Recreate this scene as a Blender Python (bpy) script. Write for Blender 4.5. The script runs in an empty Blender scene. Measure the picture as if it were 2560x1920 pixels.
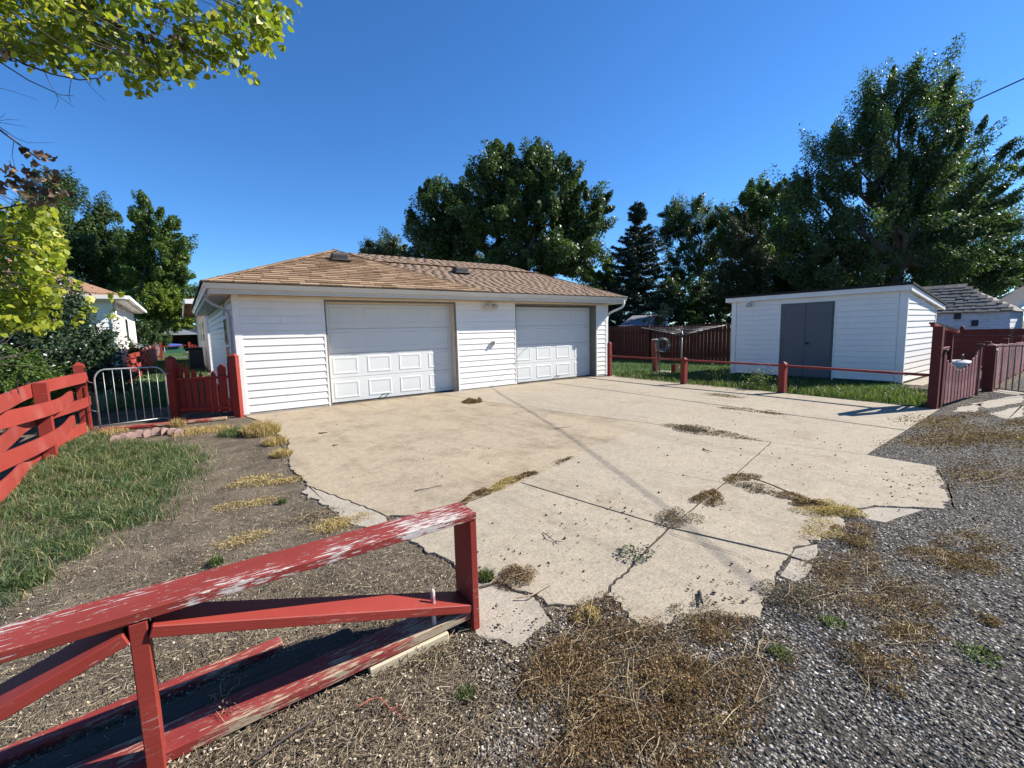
import bpy, bmesh, math, random
import numpy as np
from mathutils import Matrix, Vector, Quaternion

random.seed(7)
rng = np.random.default_rng(7)
sc = bpy.context.scene
col = sc.collection

# ---------------------------------------------------------------- camera
FPX = 1126.3                      # focal length in pixels of the 2560 px wide photograph
CAM = np.array([0.0, 0.0, 1.4452])
YAW, PITCH, ROLL = 0.6287, 0.1148, 0.0257
_cy, _sy, _cp, _sp, _cr, _sr = (math.cos(YAW), math.sin(YAW), math.cos(PITCH), math.sin(PITCH), math.cos(ROLL), math.sin(ROLL))
_f0, _r0, _u0 = np.array([_sy, _cy, 0]), np.array([_cy, -_sy, 0]), np.array([0, 0, 1.0])
_fw = _f0 * _cp - _u0 * _sp
_dn = -(_u0 * _cp + _f0 * _sp)
MROT = np.array([_r0 * _cr + _dn * _sr, -_r0 * _sr + _dn * _cr, _fw])
cd = bpy.data.cameras.new('camera')
cd.sensor_width = 36.0
cd.lens = FPX / 2560 * 36.0
cd.clip_start, cd.clip_end = 0.05, 2000
cam = bpy.data.objects.new('camera', cd)
col.objects.link(cam)
R_, D_, W_ = MROT
cam.matrix_world = Matrix(((R_[0], -D_[0], -W_[0], CAM[0]), (R_[1], -D_[1], -W_[1], CAM[1]), (R_[2], -D_[2], -W_[2], CAM[2]), (0, 0, 0, 1)))
sc.camera = cam

# ---------------------------------------------------------------- sky, sun, exposure
SUN = Vector((1.18, -0.49, 1.0)).normalized()
EL, AZ = math.asin(SUN.z), math.atan2(SUN.x, SUN.y)
w = bpy.data.worlds.new('World')
sc.world = w
w.use_nodes = True
nt = w.node_tree
nt.nodes.clear()
sky = nt.nodes.new('ShaderNodeTexSky')
sky.sky_type = 'NISHITA'
sky.sun_disc = False
sky.sun_elevation = EL
sky.sun_rotation = AZ
sky.altitude = 1500
sky.air_density = 1.0
sky.dust_density = 0.15
sky.ozone_density = 4.0
bg = nt.nodes.new('ShaderNodeBackground')
bg.inputs['Strength'].default_value = 0.080
wo = nt.nodes.new('ShaderNodeOutputWorld')
hsv = nt.nodes.new('ShaderNodeHueSaturation')
hsv.inputs['Saturation'].default_value = 1.16
nt.links.new(sky.outputs[0], hsv.inputs['Color'])
wb = nt.nodes.new('ShaderNodeMix')          # the camera's white balance: a deep late-summer blue
wb.data_type = 'RGBA'; wb.blend_type = 'MULTIPLY'; wb.inputs[0].default_value = 1.0
wb.inputs[7].default_value = (.80, 1.03, 1.22, 1)
nt.links.new(hsv.outputs[0], wb.inputs[6])
nt.links.new(wb.outputs[2], bg.inputs[0])
nt.links.new(bg.outputs[0], wo.inputs[0])
sl = bpy.data.lights.new('sun', 'SUN')
sl.energy = 5.0
sl.angle = math.radians(0.53)
sl.color = (1.0, 0.96, 0.90)
so = bpy.data.objects.new('sun', sl)
so.rotation_euler = (-SUN).to_track_quat('-Z', 'Y').to_euler()
so.location = (20, -10, 20)
col.objects.link(so)
sc.view_settings.view_transform = 'Standard'
sc.view_settings.look = 'None'
sc.view_settings.gamma = 1.0
sc.view_settings.use_curve_mapping = False
sc.view_settings.exposure = 1.04
sc.cycles.use_denoising = True
sc.cycles.max_bounces = 6
sc.cycles.transparent_max_bounces = 4
sc.cycles.caustics_reflective = False
sc.cycles.caustics_refractive = False

# ---------------------------------------------------------------- from photograph pixels to the place
def ray(px, py): return MROT.T @ np.array([(px - 1280) / FPX, (py - 960) / FPX, 1.0])
def onplane(px, py, n, d):
    r = ray(px, py); n = np.array(n, float)
    return CAM + r * ((d - n @ CAM) / (n @ r))
def G(px, py, z=0.0): return onplane(px, py, (0, 0, 1), z)
def AX(px, py, x): return onplane(px, py, (1, 0, 0), x)
def AY(px, py, y): return onplane(px, py, (0, 1, 0), y)
def AD(px, py, d): return CAM + ray(px, py) * d
GZ = -0.006                       # level of the bare ground beside the slabs

# ---------------------------------------------------------------- object helpers
WM = {}
def link(o, parent=None, mw=None):
    col.objects.link(o)
    mw = Matrix() if mw is None else mw
    if parent is not None:
        o.parent = parent
        o.matrix_parent_inverse = WM[parent.name].inverted()
    o.matrix_basis = mw
    WM[o.name] = mw
    return o
def tag(o, label=None, cat=None, group=None, kind=None):
    if label: o['label'] = label
    if cat: o['category'] = cat
    if group: o['group'] = group
    if kind: o['kind'] = kind
    return o
def thing(name, loc, label=None, cat=None, group=None, kind=None):
    o = bpy.data.objects.new(name, None)
    o.empty_display_size = 0.2
    link(o, None, Matrix.Translation(Vector(loc)))
    return tag(o, label, cat, group, kind)
def setmat(me, mat):
    for m in (mat if isinstance(mat, (list, tuple)) else [mat]): me.materials.append(m)
def mk(name, V, Fc, mat, parent=None, mw=None, smooth=False):
    me = bpy.data.meshes.new(name)
    me.from_pydata([tuple(map(float, v)) for v in V], [], [tuple(map(int, f)) for f in Fc])
    bm = bmesh.new(); bm.from_mesh(me)
    bmesh.ops.recalc_face_normals(bm, faces=bm.faces)
    bm.to_mesh(me); bm.free()
    if smooth: me.polygons.foreach_set('use_smooth', [True] * len(me.polygons))
    setmat(me, mat)
    return link(bpy.data.objects.new(name, me), parent, mw)
def npmesh(name, V, Fq, mat, parent=None, mw=None, attr=None, smooth=False):
    """big mesh from arrays; Fq is (n,3) or (n,4)"""
    me = bpy.data.meshes.new(name)
    V = np.asarray(V, np.float32); Fq = np.asarray(Fq, np.int32)
    k = Fq.shape[1]
    me.vertices.add(len(V)); me.vertices.foreach_set('co', V.ravel())
    me.loops.add(Fq.size); me.loops.foreach_set('vertex_index', Fq.ravel())
    me.polygons.add(len(Fq))
    me.polygons.foreach_set('loop_start', np.arange(0, Fq.size, k, dtype=np.int32))
    me.polygons.foreach_set('loop_total', np.full(len(Fq), k, np.int32))
    if smooth: me.polygons.foreach_set('use_smooth', np.ones(len(Fq), bool))
    if attr is not None:
        a = me.attributes.new('v', 'FLOAT', 'FACE')
        a.data.foreach_set('value', np.asarray(attr, np.float32))
    me.update(calc_edges=True)
    setmat(me, mat)
    return link(bpy.data.objects.new(name, me), parent, mw)

_boxes = {}
def boxmesh(sx, sy, sz, b, mat):
    key = (round(sx, 4), round(sy, 4), round(sz, 4), b, mat.name)
    if key in _boxes: return _boxes[key]
    hx, hy, hz = sx / 2, sy / 2, sz / 2
    b = min(b, hx * .6, hy * .6, hz * .6)
    bm = bmesh.new()
    c = {}
    for x in (-1, 1):
        for y in (-1, 1):
            for z in (-1, 1):
                c[x, y, z] = (bm.verts.new((x * hx, y * (hy - b), z * (hz - b))), bm.verts.new((x * (hx - b), y * hy, z * (hz - b))), bm.verts.new((x * (hx - b), y * (hy - b), z * hz)))
    S = (-1, 1)
    for s in S:
        bm.faces.new([c[s, -1, -1][0], c[s, 1, -1][0], c[s, 1, 1][0], c[s, -1, 1][0]])
        bm.faces.new([c[-1, s, -1][1], c[1, s, -1][1], c[1, s, 1][1], c[-1, s, 1][1]])
        bm.faces.new([c[-1, -1, s][2], c[1, -1, s][2], c[1, 1, s][2], c[-1, 1, s][2]])
        for t in S:
            bm.faces.new([c[-1, s, t][1], c[1, s, t][1], c[1, s, t][2], c[-1, s, t][2]])
            bm.faces.new([c[s, -1, t][0], c[s, 1, t][0], c[s, 1, t][2], c[s, -1, t][2]])
            bm.faces.new([c[s, t, -1][0], c[s, t, 1][0], c[s, t, 1][1], c[s, t, -1][1]])
            for u in S: bm.faces.new(c[s, t, u])
    bmesh.ops.recalc_face_normals(bm, faces=bm.faces)
    me = bpy.data.meshes.new('box'); bm.to_mesh(me); bm.free()
    setmat(me, mat)
    _boxes[key] = me
    return me
def cbox(name, lo, hi, mat, parent=None, bev=.004):
    lo, hi = Vector(lo), Vector(hi)
    s = hi - lo
    return link(bpy.data.objects.new(name, boxmesh(abs(s.x), abs(s.y), abs(s.z), bev, mat)), parent, Matrix.Translation((lo + hi) / 2))
def frame(a, b, up=(0, 0, 1)):
    a, b = Vector(a), Vector(b)
    x = (b - a).normalized(); z = Vector(up)
    y = z.cross(x)
    if y.length < 1e-4: y = Vector((0, 1, 0)).cross(x) if abs(x.y) < .9 else Vector((1, 0, 0)).cross(x)
    y.normalize(); z = x.cross(y)
    o = (a + b) / 2
    return Matrix(((x.x, y.x, z.x, o.x), (x.y, y.y, z.y, o.y), (x.z, y.z, z.z, o.z), (0, 0, 0, 1)))
def beam(name, a, b, wd, ht, mat, parent=None, up=(0, 0, 1), bev=.004):
    a, b = Vector(a), Vector(b)
    return link(bpy.data.objects.new(name, boxmesh((b - a).length, wd, ht, bev, mat)), parent, frame(a, b, up))
def tubedata(pts, rad, n=6, cap=True):
    pts = [Vector(p) for p in pts]
    if not isinstance(rad, (list, tuple)): rad = [rad] * len(pts)
    V, Fc = [], []
    ref = None
    for i, p in enumerate(pts):
        d = (pts[min(i + 1, len(pts) - 1)] - pts[max(i - 1, 0)]).normalized()
        if ref is None: ref = Vector((0, 0, 1)).cross(d) if abs(d.z) < .95 else Vector((1, 0, 0)).cross(d)
        s = (ref - d * ref.dot(d)).normalized(); ref = s
        t = d.cross(s)
        for k in range(n):
            a = 2 * math.pi * k / n
            V.append(p + (s * math.cos(a) + t * math.sin(a)) * rad[i])
        if i:
            for k in range(n):
                Fc.append(((i - 1) * n + k, (i - 1) * n + (k + 1) % n, i * n + (k + 1) % n, i * n + k))
    if cap:
        Fc.append(tuple(range(n))); Fc.append(tuple(range(len(V) - n, len(V))))
    return V, Fc
def tube(name, pts, rad, mat, parent=None, n=8, smooth=True):
    V, Fc = tubedata(pts, rad, n)
    return mk(name, V, Fc, mat, parent, None, smooth)
def prism(name, poly, depth_vec, mat, parent=None):
    """polygon (list of 3-D points) pushed along depth_vec"""
    n = len(poly)
    d = np.array(depth_vec)
    V = [np.array(p) for p in poly] + [np.array(p) + d for p in poly]
    Fc = [tuple(range(n)), tuple(range(2 * n - 1, n - 1, -1))] + [(i, (i + 1) % n, n + (i + 1) % n, n + i) for i in range(n)]
    return mk(name, V, Fc, mat, parent)

# ---------------------------------------------------------------- materials
def _n(t, typ, **k):
    n = t.nodes.new(typ)
    for a, b in k.items():
        if a in n.inputs: n.inputs[a].default_value = b
        else: setattr(n, a, b)
    return n
def newmat(name):
    m = bpy.data.materials.new(name); m.use_nodes = True
    t = m.node_tree; t.nodes.clear()
    out = t.nodes.new('ShaderNodeOutputMaterial'); p = t.nodes.new('ShaderNodeBsdfPrincipled')
    t.links.new(p.outputs[0], out.inputs[0])
    return m, t, p, out
def coords(t, stretch=(1, 1, 1), src='Object'):
    tc = t.nodes.new('ShaderNodeTexCoord'); mp = t.nodes.new('ShaderNodeMapping')
    mp.inputs['Scale'].default_value = stretch
    t.links.new(tc.outputs[src], mp.inputs[0])
    return mp.outputs[0]
def noise(t, vec, scale, detail=4, rough=.6):
    n = _n(t, 'ShaderNodeTexNoise', Scale=scale, Detail=detail, Roughness=rough)
    t.links.new(vec, n.inputs['Vector'])
    return n.outputs['Fac']
def ramp(t, fac, stops):
    r = t.nodes.new('ShaderNodeValToRGB')
    e = r.color_ramp.elements
    while len(e) < len(stops): e.new(.5)
    for i, (p, c) in enumerate(stops):
        e[i].position = p; e[i].color = (*c, 1) if len(c) == 3 else c
    t.links.new(fac, r.inputs[0])
    return r.outputs[0]
def mixc(t, fac, a, b, mode='MIX'):
    m = t.nodes.new('ShaderNodeMix'); m.data_type = 'RGBA'; m.blend_type = mode
    for s, v in ((m.inputs[0], fac), (m.inputs[6], a), (m.inputs[7], b)):
        if isinstance(v, (int, float)): s.default_value = v
        elif isinstance(v, tuple): s.default_value = (*v, 1)
        else: t.links.new(v, s)
    return m.outputs[2]
def math_(t, op, a, b=None):
    m = t.nodes.new('ShaderNodeMath'); m.operation = op
    for s, v in ((m.inputs[0], a), (m.inputs[1], b)):
        if v is None: continue
        if isinstance(v, (int, float)): s.default_value = v
        else: t.links.new(v, s)
    return m.outputs[0]
def bump(t, p, h, dist=.01, strength=.5):
    b = _n(t, 'ShaderNodeBump', Strength=strength, Distance=dist)
    t.links.new(h, b.inputs['Height']); t.links.new(b.outputs[0], p.inputs['Normal'])
def objrand(t, c, amt):
    """per-object brightness change"""
    oi = t.nodes.new('ShaderNodeObjectInfo')
    v = math_(t, 'ADD', math_(t, 'MULTIPLY', oi.outputs['Random'], 2 * amt), 1 - amt)
    return mixc(t, 1.0, c, _rgb(t, v), 'MULTIPLY')
def _rgb(t, v):
    c = t.nodes.new('ShaderNodeCombineColor')
    for i in range(3): t.links.new(v, c.inputs[i])
    return c.outputs[0]
def simple(name, c1, c2=None, scale=6, rough=.7, spec=.3, stretch=(1, 1, 1), rnd=0, bscale=0, bdist=.003, metal=0, dirt=None, dscale=3, dlo=.55, dhi=.75):
    m, t, p, o = newmat(name)
    v = coords(t, stretch)
    c = c1
    if c2 is not None: c = ramp(t, noise(t, v, scale), [(.3, c1), (.7, c2)])
    if dirt is not None: c = mixc(t, ramp(t, noise(t, v, dscale, 6, .7), [(dlo, (0, 0, 0)), (dhi, (1, 1, 1))]), c, dirt)
    if rnd: c = objrand(t, c, rnd)
    if isinstance(c, tuple): p.inputs['Base Color'].default_value = (*c, 1)
    else: t.links.new(c, p.inputs['Base Color'])
    p.inputs['Roughness'].default_value = rough
    p.inputs['Specular IOR Level'].default_value = spec
    p.inputs['Metallic'].default_value = metal
    if bscale: bump(t, p, noise(t, v, bscale, 3), bdist)
    return m
def redpaint(name, base, peel, peelcol, lo, hi, fade=None, rough=.6, rnd=.08):
    """brushed red paint that flakes off along the grain"""
    m, t, p, o = newmat(name)
    v = coords(t, (1, 1, 1)); vs = coords(t, (9, 75, 75))
    c = ramp(t, noise(t, v, 5), [(.3, tuple(x * .85 for x in base)), (.7, base)])
    if fade: c = mixc(t, ramp(t, noise(t, v, 2.2), [(.45, (0, 0, 0)), (.7, (.8, .8, .8))]), c, fade)
    f = noise(t, vs, 1.4, 6, .7)
    big = noise(t, v, 2.0, 2)
    f = math_(t, 'ADD', math_(t, 'MULTIPLY', f, .7), math_(t, 'MULTIPLY', big, .5))
    k = ramp(t, f, [(lo, (0, 0, 0)), (hi, (1, 1, 1))])
    pc = ramp(t, noise(t, vs, 3), [(.3, tuple(x * .7 for x in peelcol)), (.7, peelcol)])
    c = mixc(t, math_(t, 'MULTIPLY', k, peel), c, pc)
    c = objrand(t, c, rnd)
    t.links.new(c, p.inputs['Base Color'])
    p.inputs['Roughness'].default_value = rough
    p.inputs['Specular IOR Level'].default_value = .25
    bump(t, p, math_(t, 'SUBTRACT', noise(t, coords(t, (4, 60, 60)), 1.5, 4), k), .002, .6)
    return m
def leafmat(name, stops, trans=.35, rough=.45, spec=.35):
    m, t, p, o = newmat(name)
    a = t.nodes.new('ShaderNodeAttribute'); a.attribute_name = 'v'
    c = ramp(t, a.outputs['Fac'], stops)
    t.links.new(c, p.inputs['Base Color'])
    p.inputs['Roughness'].default_value = rough
    p.inputs['Specular IOR Level'].default_value = spec
    tr = t.nodes.new('ShaderNodeBsdfTranslucent')
    t.links.new(mixc(t, 1.0, c, (1.0, 1.15, .55), 'MULTIPLY'), tr.inputs[0])
    mx = t.nodes.new('ShaderNodeMixShader'); mx.inputs[0].default_value = trans
    t.links.new(p.outputs[0], mx.inputs[1]); t.links.new(tr.outputs[0], mx.inputs[2])
    t.links.new(mx.outputs[0], o.inputs[0])
    return m

WHITE = simple('white_vinyl', (.80, .76, .69), (.74, .70, .635), 3, .45, .4, dirt=(.52, .47, .40), dscale=1.3, dlo=.62, dhi=.95)
TRIMW = simple('white_trim', (.80, .77, .72), (.70, .67, .61), 2, .45, .4, dirt=(.45, .40, .33), dscale=2, dlo=.62, dhi=.9)
CREAM = simple('cream_trim', (.60, .53, .42), (.68, .61, .50), 3, .5, .3, dirt=(.3, .24, .18), dscale=5, dlo=.6, dhi=.8)
GUTTER = simple('gutter_paint', (.70, .66, .58), (.64, .60, .52), 2, .35, .5)
DOORW = simple('garage_door_paint', (.63, .635, .60), (.60, .605, .57), 1.2, .5, .35)
WEATHERSTRIP = simple('weatherstrip', (.16, .135, .12), (.22, .19, .16), 6, .7, .2)
DARK = simple('dark_rubber', (.02, .02, .022), (.035, .035, .035), 8, .6, .3)
GREYDOOR = simple('grey_door_paint', (.10, .105, .108), (.115, .12, .122), 2, .5, .3)
BLACKM = simple('black_metal', (.015, .015, .015), None, 5, .45, .5)
GALV = simple('galvanised_pipe', (.40, .40, .39), (.28, .28, .27), 14, .5, .4, metal=.6)
SILVER = simple('aluminium_tube', (.36, .35, .33), (.26, .26, .25), 10, .5, .4, metal=.4)
GLASS = simple('dark_window_glass', (.02, .025, .03), None, 5, .08, .6)
VENTB = simple('brown_vent_metal', (.06, .045, .035), (.085, .065, .05), 5, .5, .35)
CONC_F = simple('foundation_concrete', (.46, .41, .33), (.36, .32, .27), 5, .85, .2, bscale=60)
RED = redpaint('red_paint', (.25, .033, .022), .5, (.5, .36, .3), .70, .74)
REDOLD = redpaint('red_paint_flaking', (.225, .033, .022), .95, (.58, .52, .45), .65, .662, fade=(.26, .04, .033))
REDWORN = redpaint('red_paint_bare_wood', (.24, .032, .026), .95, (.46, .37, .24), .635, .65, fade=(.29, .07, .055))
REDDARK = redpaint('dark_red_stain', (.105, .016, .012), .5, (.4, .24, .2), .68, .74)
REDGREY = redpaint('red_grey_picket', (.13, .026, .028), .85, (.40, .21, .19), .52, .66, rough=.75, rnd=.42)
BROWNF = redpaint('brown_red_stain', (.062, .018, .012), .3, (.12, .05, .036), .66, .74, rough=.8, rnd=.15)
REDSHADE = redpaint('shaded_red_paint', (.20, .028, .021), .6, (.42, .3, .26), .68, .72, rough=.65)  # red darkened in the colour itself for rail fence faces turned from the sun
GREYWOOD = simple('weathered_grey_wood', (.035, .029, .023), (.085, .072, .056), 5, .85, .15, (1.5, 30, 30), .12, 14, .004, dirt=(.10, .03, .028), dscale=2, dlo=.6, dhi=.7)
PALEWOOD = simple('pale_split_wood', (.46, .37, .23), (.56, .48, .33), 5, .75, .2, (1.5, 30, 30), .08, 20, .002)
OLDWHITE = simple('peeling_white_boards', (.66, .66, .67), (.50, .50, .50), 4, .75, .2, (1, 6, 6), .07, 0, 0, dirt=(.30, .28, .26), dscale=3.5, dlo=.55, dhi=.68)
DIRTM = simple('dark_soil', (.035, .03, .026), (.07, .06, .05), 20, .95, .1)
BARK = simple('bark', (.075, .06, .048), (.13, .105, .085), 10, .9, .1, (1, 1, .3), 0, 18, .03)
TWIG = simple('twig_bark', (.05, .035, .035), (.11, .085, .08), 12, .85, .1)
STRAW = simple('straw_stem', (.50, .40, .24), (.34, .26, .16), 12, .8, .15)
PINK = simple('red_root', (.50, .14, .09), (.4, .1, .08), 12, .8, .15)
BLOCK = simple('pink_concrete_block', (.40, .26, .22), (.30, .20, .17), 9, .9, .1, rnd=.12, bscale=40, bdist=.006)
GREYROOF = simple('grey_shingle', (.12, .12, .125), (.20, .20, .205), 30, .9, .1, (1, 1, 1), .15, 40, .01)
BLACKROOF = simple('black_roofing', (.016, .015, .016), (.03, .028, .028), 20, .85, .15)
OLDROOF = simple('weathered_shake', (.12, .11, .095), (.21, .19, .165), 14, .9, .1, (1, 1, 1), .25, 30, .01, dirt=(.07, .065, .06), dscale=4)
HOSE = simple('garden_hose', (.10, .11, .10), None, 5, .45, .4)
PLASTW = simple('white_plastic', (.46, .45, .42), (.40, .39, .36), 4, .45, .4)
CARP = simple('white_car_paint', (.7, .7, .72), None, 4, .25, .6)
BLUEP = simple('blue_tarp', (.05, .12, .42), (.04, .09, .32), 4, .4, .4)
GREENP = simple('green_plastic', (.02, .07, .045), (.03, .09, .05), 4, .5, .3)
WIREM = simple('black_cable', (.02, .02, .022), None, 4, .6, .3)

def shingle_mat(name, a, b, c3, rnd=.22):
    m, t, p, o = newmat(name)
    v = coords(t, (1, 1, 1))
    f = noise(t, v, 160, 2)
    oi = t.nodes.new('ShaderNodeObjectInfo')
    c = ramp(t, oi.outputs['Random'], [(.0, a), (.5, b), (1.0, c3)])
    c = mixc(t, .45, c, ramp(t, f, [(.35, tuple(x * .55 for x in b)), (.65, tuple(min(1, x * 1.5) for x in b))]), 'MIX')
    c = objrand(t, c, rnd)
    t.links.new(c, p.inputs['Base Color'])
    p.inputs['Roughness'].default_value = .92
    p.inputs['Specular IOR Level'].default_value = .12
    bump(t, p, f, .003, .6)
    return m
SHING = shingle_mat('tan_shingle', (.21, .135, .08), (.27, .18, .11), (.34, .24, .155), .2)
def shingle_stuff(name, stops):
    m, t, p, o = newmat(name)
    a = t.nodes.new('ShaderNodeAttribute'); a.attribute_name = 'v'
    c = ramp(t, a.outputs['Fac'], stops)
    f = noise(t, coords(t), 130, 2)
    c = mixc(t, .5, c, ramp(t, f, [(.35, (.12, .08, .056)), (.65, (.24, .17, .12))]))
    t.links.new(c, p.inputs['Base Color'])
    p.inputs['Roughness'].default_value = .92; p.inputs['Specular IOR Level'].default_value = .12
    bump(t, p, f, .003, .6)
    return m
SHINGB = shingle_stuff('brown_shingle', [(0, (.145, .10, .07)), (.5, (.17, .118, .083)), (1, (.20, .14, .10))])
SHINGL = shingle_stuff('tan_shingle_field', [(0, (.21, .135, .08)), (.5, (.27, .18, .11)), (1, (.34, .24, .155))])

def concrete_mat(name, c1, c2, stain, sdens):
    m, t, p, o = newmat(name)
    v = coords(t)
    base = ramp(t, noise(t, v, .9, 6, .65), [(.3, c1), (.7, c2)])
    st = ramp(t, noise(t, v, 1.3, 9, .75), [(sdens, (0, 0, 0)), (sdens + .16, (1, 1, 1))])
    base = mixc(t, math_(t, 'MULTIPLY', st, .8), base, stain)
    # tyre-darkened streaks running towards the doors
    tr = ramp(t, noise(t, coords(t, (1.6, .16, 1)), 1.5, 5, .7), [(.52, (0, 0, 0)), (.68, (1, 1, 1))])
    base = mixc(t, math_(t, 'MULTIPLY', tr, .38), base, tuple(x * .7 for x in stain))
    mot = noise(t, v, 9, 8, .8)
    base = mixc(t, .8, base, ramp(t, mot, [(.3, (.70, .69, .67)), (.5, (1, 1, 1)), (.7, (1.16, 1.14, 1.10))]), 'MULTIPLY')
    fine = noise(t, v, 55, 5, .85)
    base = mixc(t, .9, base, ramp(t, fine, [(.3, (.52, .50, .47)), (.5, (1, 1, 1)), (.7, (1.34, 1.30, 1.22))]), 'MULTIPLY')
    vo = _n(t, 'ShaderNodeTexVoronoi', Scale=17.0); t.links.new(v, vo.inputs['Vector'])
    pit = ramp(t, vo.outputs['Distance'], [(.05, (.35, .31, .27)), (.12, (1, 1, 1))])
    base = mixc(t, .6, base, pit, 'MULTIPLY')
    t.links.new(base, p.inputs['Base Color'])
    p.inputs['Roughness'].default_value = .9; p.inputs['Specular IOR Level'].default_value = .15
    bump(t, p, math_(t, 'ADD', fine, math_(t, 'MULTIPLY', mot, .8)), .006, .6)
    return m
CONC = concrete_mat('driveway_concrete', (.355, .30, .222), (.31, .265, .20), (.26, .208, .146), .53)
CONCY = concrete_mat('stained_driveway_concrete', (.355, .288, .195), (.315, .262, .19), (.215, .165, .112), .49)
CONCG = concrete_mat('pale_grey_concrete', (.35, .305, .24), (.30, .267, .216), (.25, .215, .163), .55)

def ground_mat(name, dark, mid, light, sc1=2.2, peb=70, pebmix=.5):
    m, t, p, o = newmat(name)
    v = coords(t)
    c = ramp(t, noise(t, v, sc1, 8, .7), [(.32, dark), (.5, mid), (.68, light)])
    vo = _n(t, 'ShaderNodeTexVoronoi', Scale=float(peb)); t.links.new(v, vo.inputs['Vector'])
    pc = mixc(t, 1.0, ramp(t, _sep(t, vo.outputs['Color']), [(.15, tuple(x * .45 for x in mid)), (.6, mid), (.9, tuple(min(.7, x * 2.6) for x in light))]),
              ramp(t, vo.outputs['Distance'], [(.2, (1, 1, 1)), (.6, (.25, .25, .25))]), 'MULTIPLY')
    c = mixc(t, pebmix, c, pc)
    fine = noise(t, v, 90, 4, .75)
    c = mixc(t, .8, c, ramp(t, fine, [(.3, (.4, .4, .4)), (.55, (1, 1, 1)), (.75, (1.5, 1.45, 1.35))]), 'MULTIPLY')
    t.links.new(c, p.inputs['Base Color'])
    p.inputs['Roughness'].default_value = .95; p.inputs['Specular IOR Level'].default_value = .1
    h = math_(t, 'SUBTRACT', math_(t, 'ADD', fine, noise(t, v, 14, 4)), math_(t, 'MULTIPLY', vo.outputs['Distance'], .8))
    bump(t, p, h, .02, .9)
    return m
def _sep(t, c):
    s = t.nodes.new('ShaderNodeSeparateColor'); t.links.new(c, s.inputs[0]); return s.outputs[0]
DIRT = ground_mat('dirt', (.10, .077, .055), (.205, .162, .115), (.33, .27, .19), 2.4, 150, .2)
GRAV = ground_mat('gravel_bed', (.09, .079, .064), (.16, .142, .118), (.235, .21, .175), 1.2, 75, .75)
LAWNM = ground_mat('lawn_soil', (.035, .06, .018), (.06, .11, .03), (.09, .15, .045), .6, 60, .15)

LEAF_YG = leafmat('yellow_green_leaf', [(0, (.13, .17, .02)), (.45, (.24, .28, .025)), (.8, (.38, .40, .04)), (1, (.48, .42, .05))], .45)
LEAF_MID = leafmat('green_leaf', [(0, (.04, .072, .016)), (.5, (.085, .14, .028)), (1, (.17, .23, .045))], .38)
LEAF_DK = leafmat('dark_green_leaf', [(0, (.030, .055, .018)), (.5, (.058, .098, .028)), (1, (.12, .17, .05))], .35)
LEAF_ASH = leafmat('ash_leaf', [(0, (.034, .062, .024)), (.55, (.07, .115, .04)), (.87, (.13, .185, .06)), (1, (.26, .2, .04))], .4, .5, .35)
LEAF_BUSH = leafmat('bush_leaf', [(0, (.025, .045, .02)), (.6, (.045, .075, .03)), (1, (.075, .11, .045))], .18, .3, .7)
LEAF_BROWN = leafmat('dead_leaf', [(0, (.05, .03, .025)), (.5, (.16, .10, .07)), (1, (.42, .32, .22))], .25, .7, .2)
LEAF_OLIVE = leafmat('olive_leaf', [(0, (.05, .065, .03)), (.6, (.09, .11, .05)), (1, (.14, .16, .08))], .3)
NEEDLE = leafmat('spruce_needle', [(0, (.010, .022, .016)), (.6, (.022, .042, .028)), (1, (.04, .07, .04))], .1, .5, .3)
JUNIPER = leafmat('juniper_needle', [(0, (.02, .03, .012)), (.6, (.045, .055, .022)), (1, (.085, .09, .035))], .15, .6, .2)
GRASSM = leafmat('green_grass', [(0, (.042, .066, .024)), (.5, (.075, .122, .042)), (.85, (.135, .195, .075)), (1, (.38, .32, .15))], .35, .5, .3)
WEEDM = leafmat('green_weed', [(0, (.05, .07, .02)), (.55, (.10, .14, .042)), (.9, (.20, .235, .09)), (1, (.34, .30, .15))], .4, .5, .3)
DRYGRASS = leafmat('dry_grass', [(0, (.22, .15, .06)), (.5, (.46, .33, .14)), (1, (.62, .48, .24))], .3, .7, .2)
DRYWEED = leafmat('dry_weed', [(0, (.055, .034, .02)), (.45, (.165, .098, .05)), (.8, (.33, .21, .11)), (1, (.52, .40, .24))], .25, .8, .15)
GREYWEED = leafmat('grey_dry_weed', [(0, (.06, .045, .034)), (.5, (.16, .12, .085)), (1, (.38, .31, .2))], .2, .8, .15)
LITTER = leafmat('dry_litter', [(0, (.06, .043, .03)), (.4, (.19, .14, .092)), (.75, (.40, .31, .20)), (1, (.62, .53, .38))], .15, .8, .15)
PEBBLE = leafmat('pebble', [(0, (.045, .04, .033)), (.4, (.135, .119, .098)), (.7, (.27, .24, .20)), (.9, (.45, .405, .34)), (1, (.66, .60, .50))], .0, .85, .12)

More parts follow.
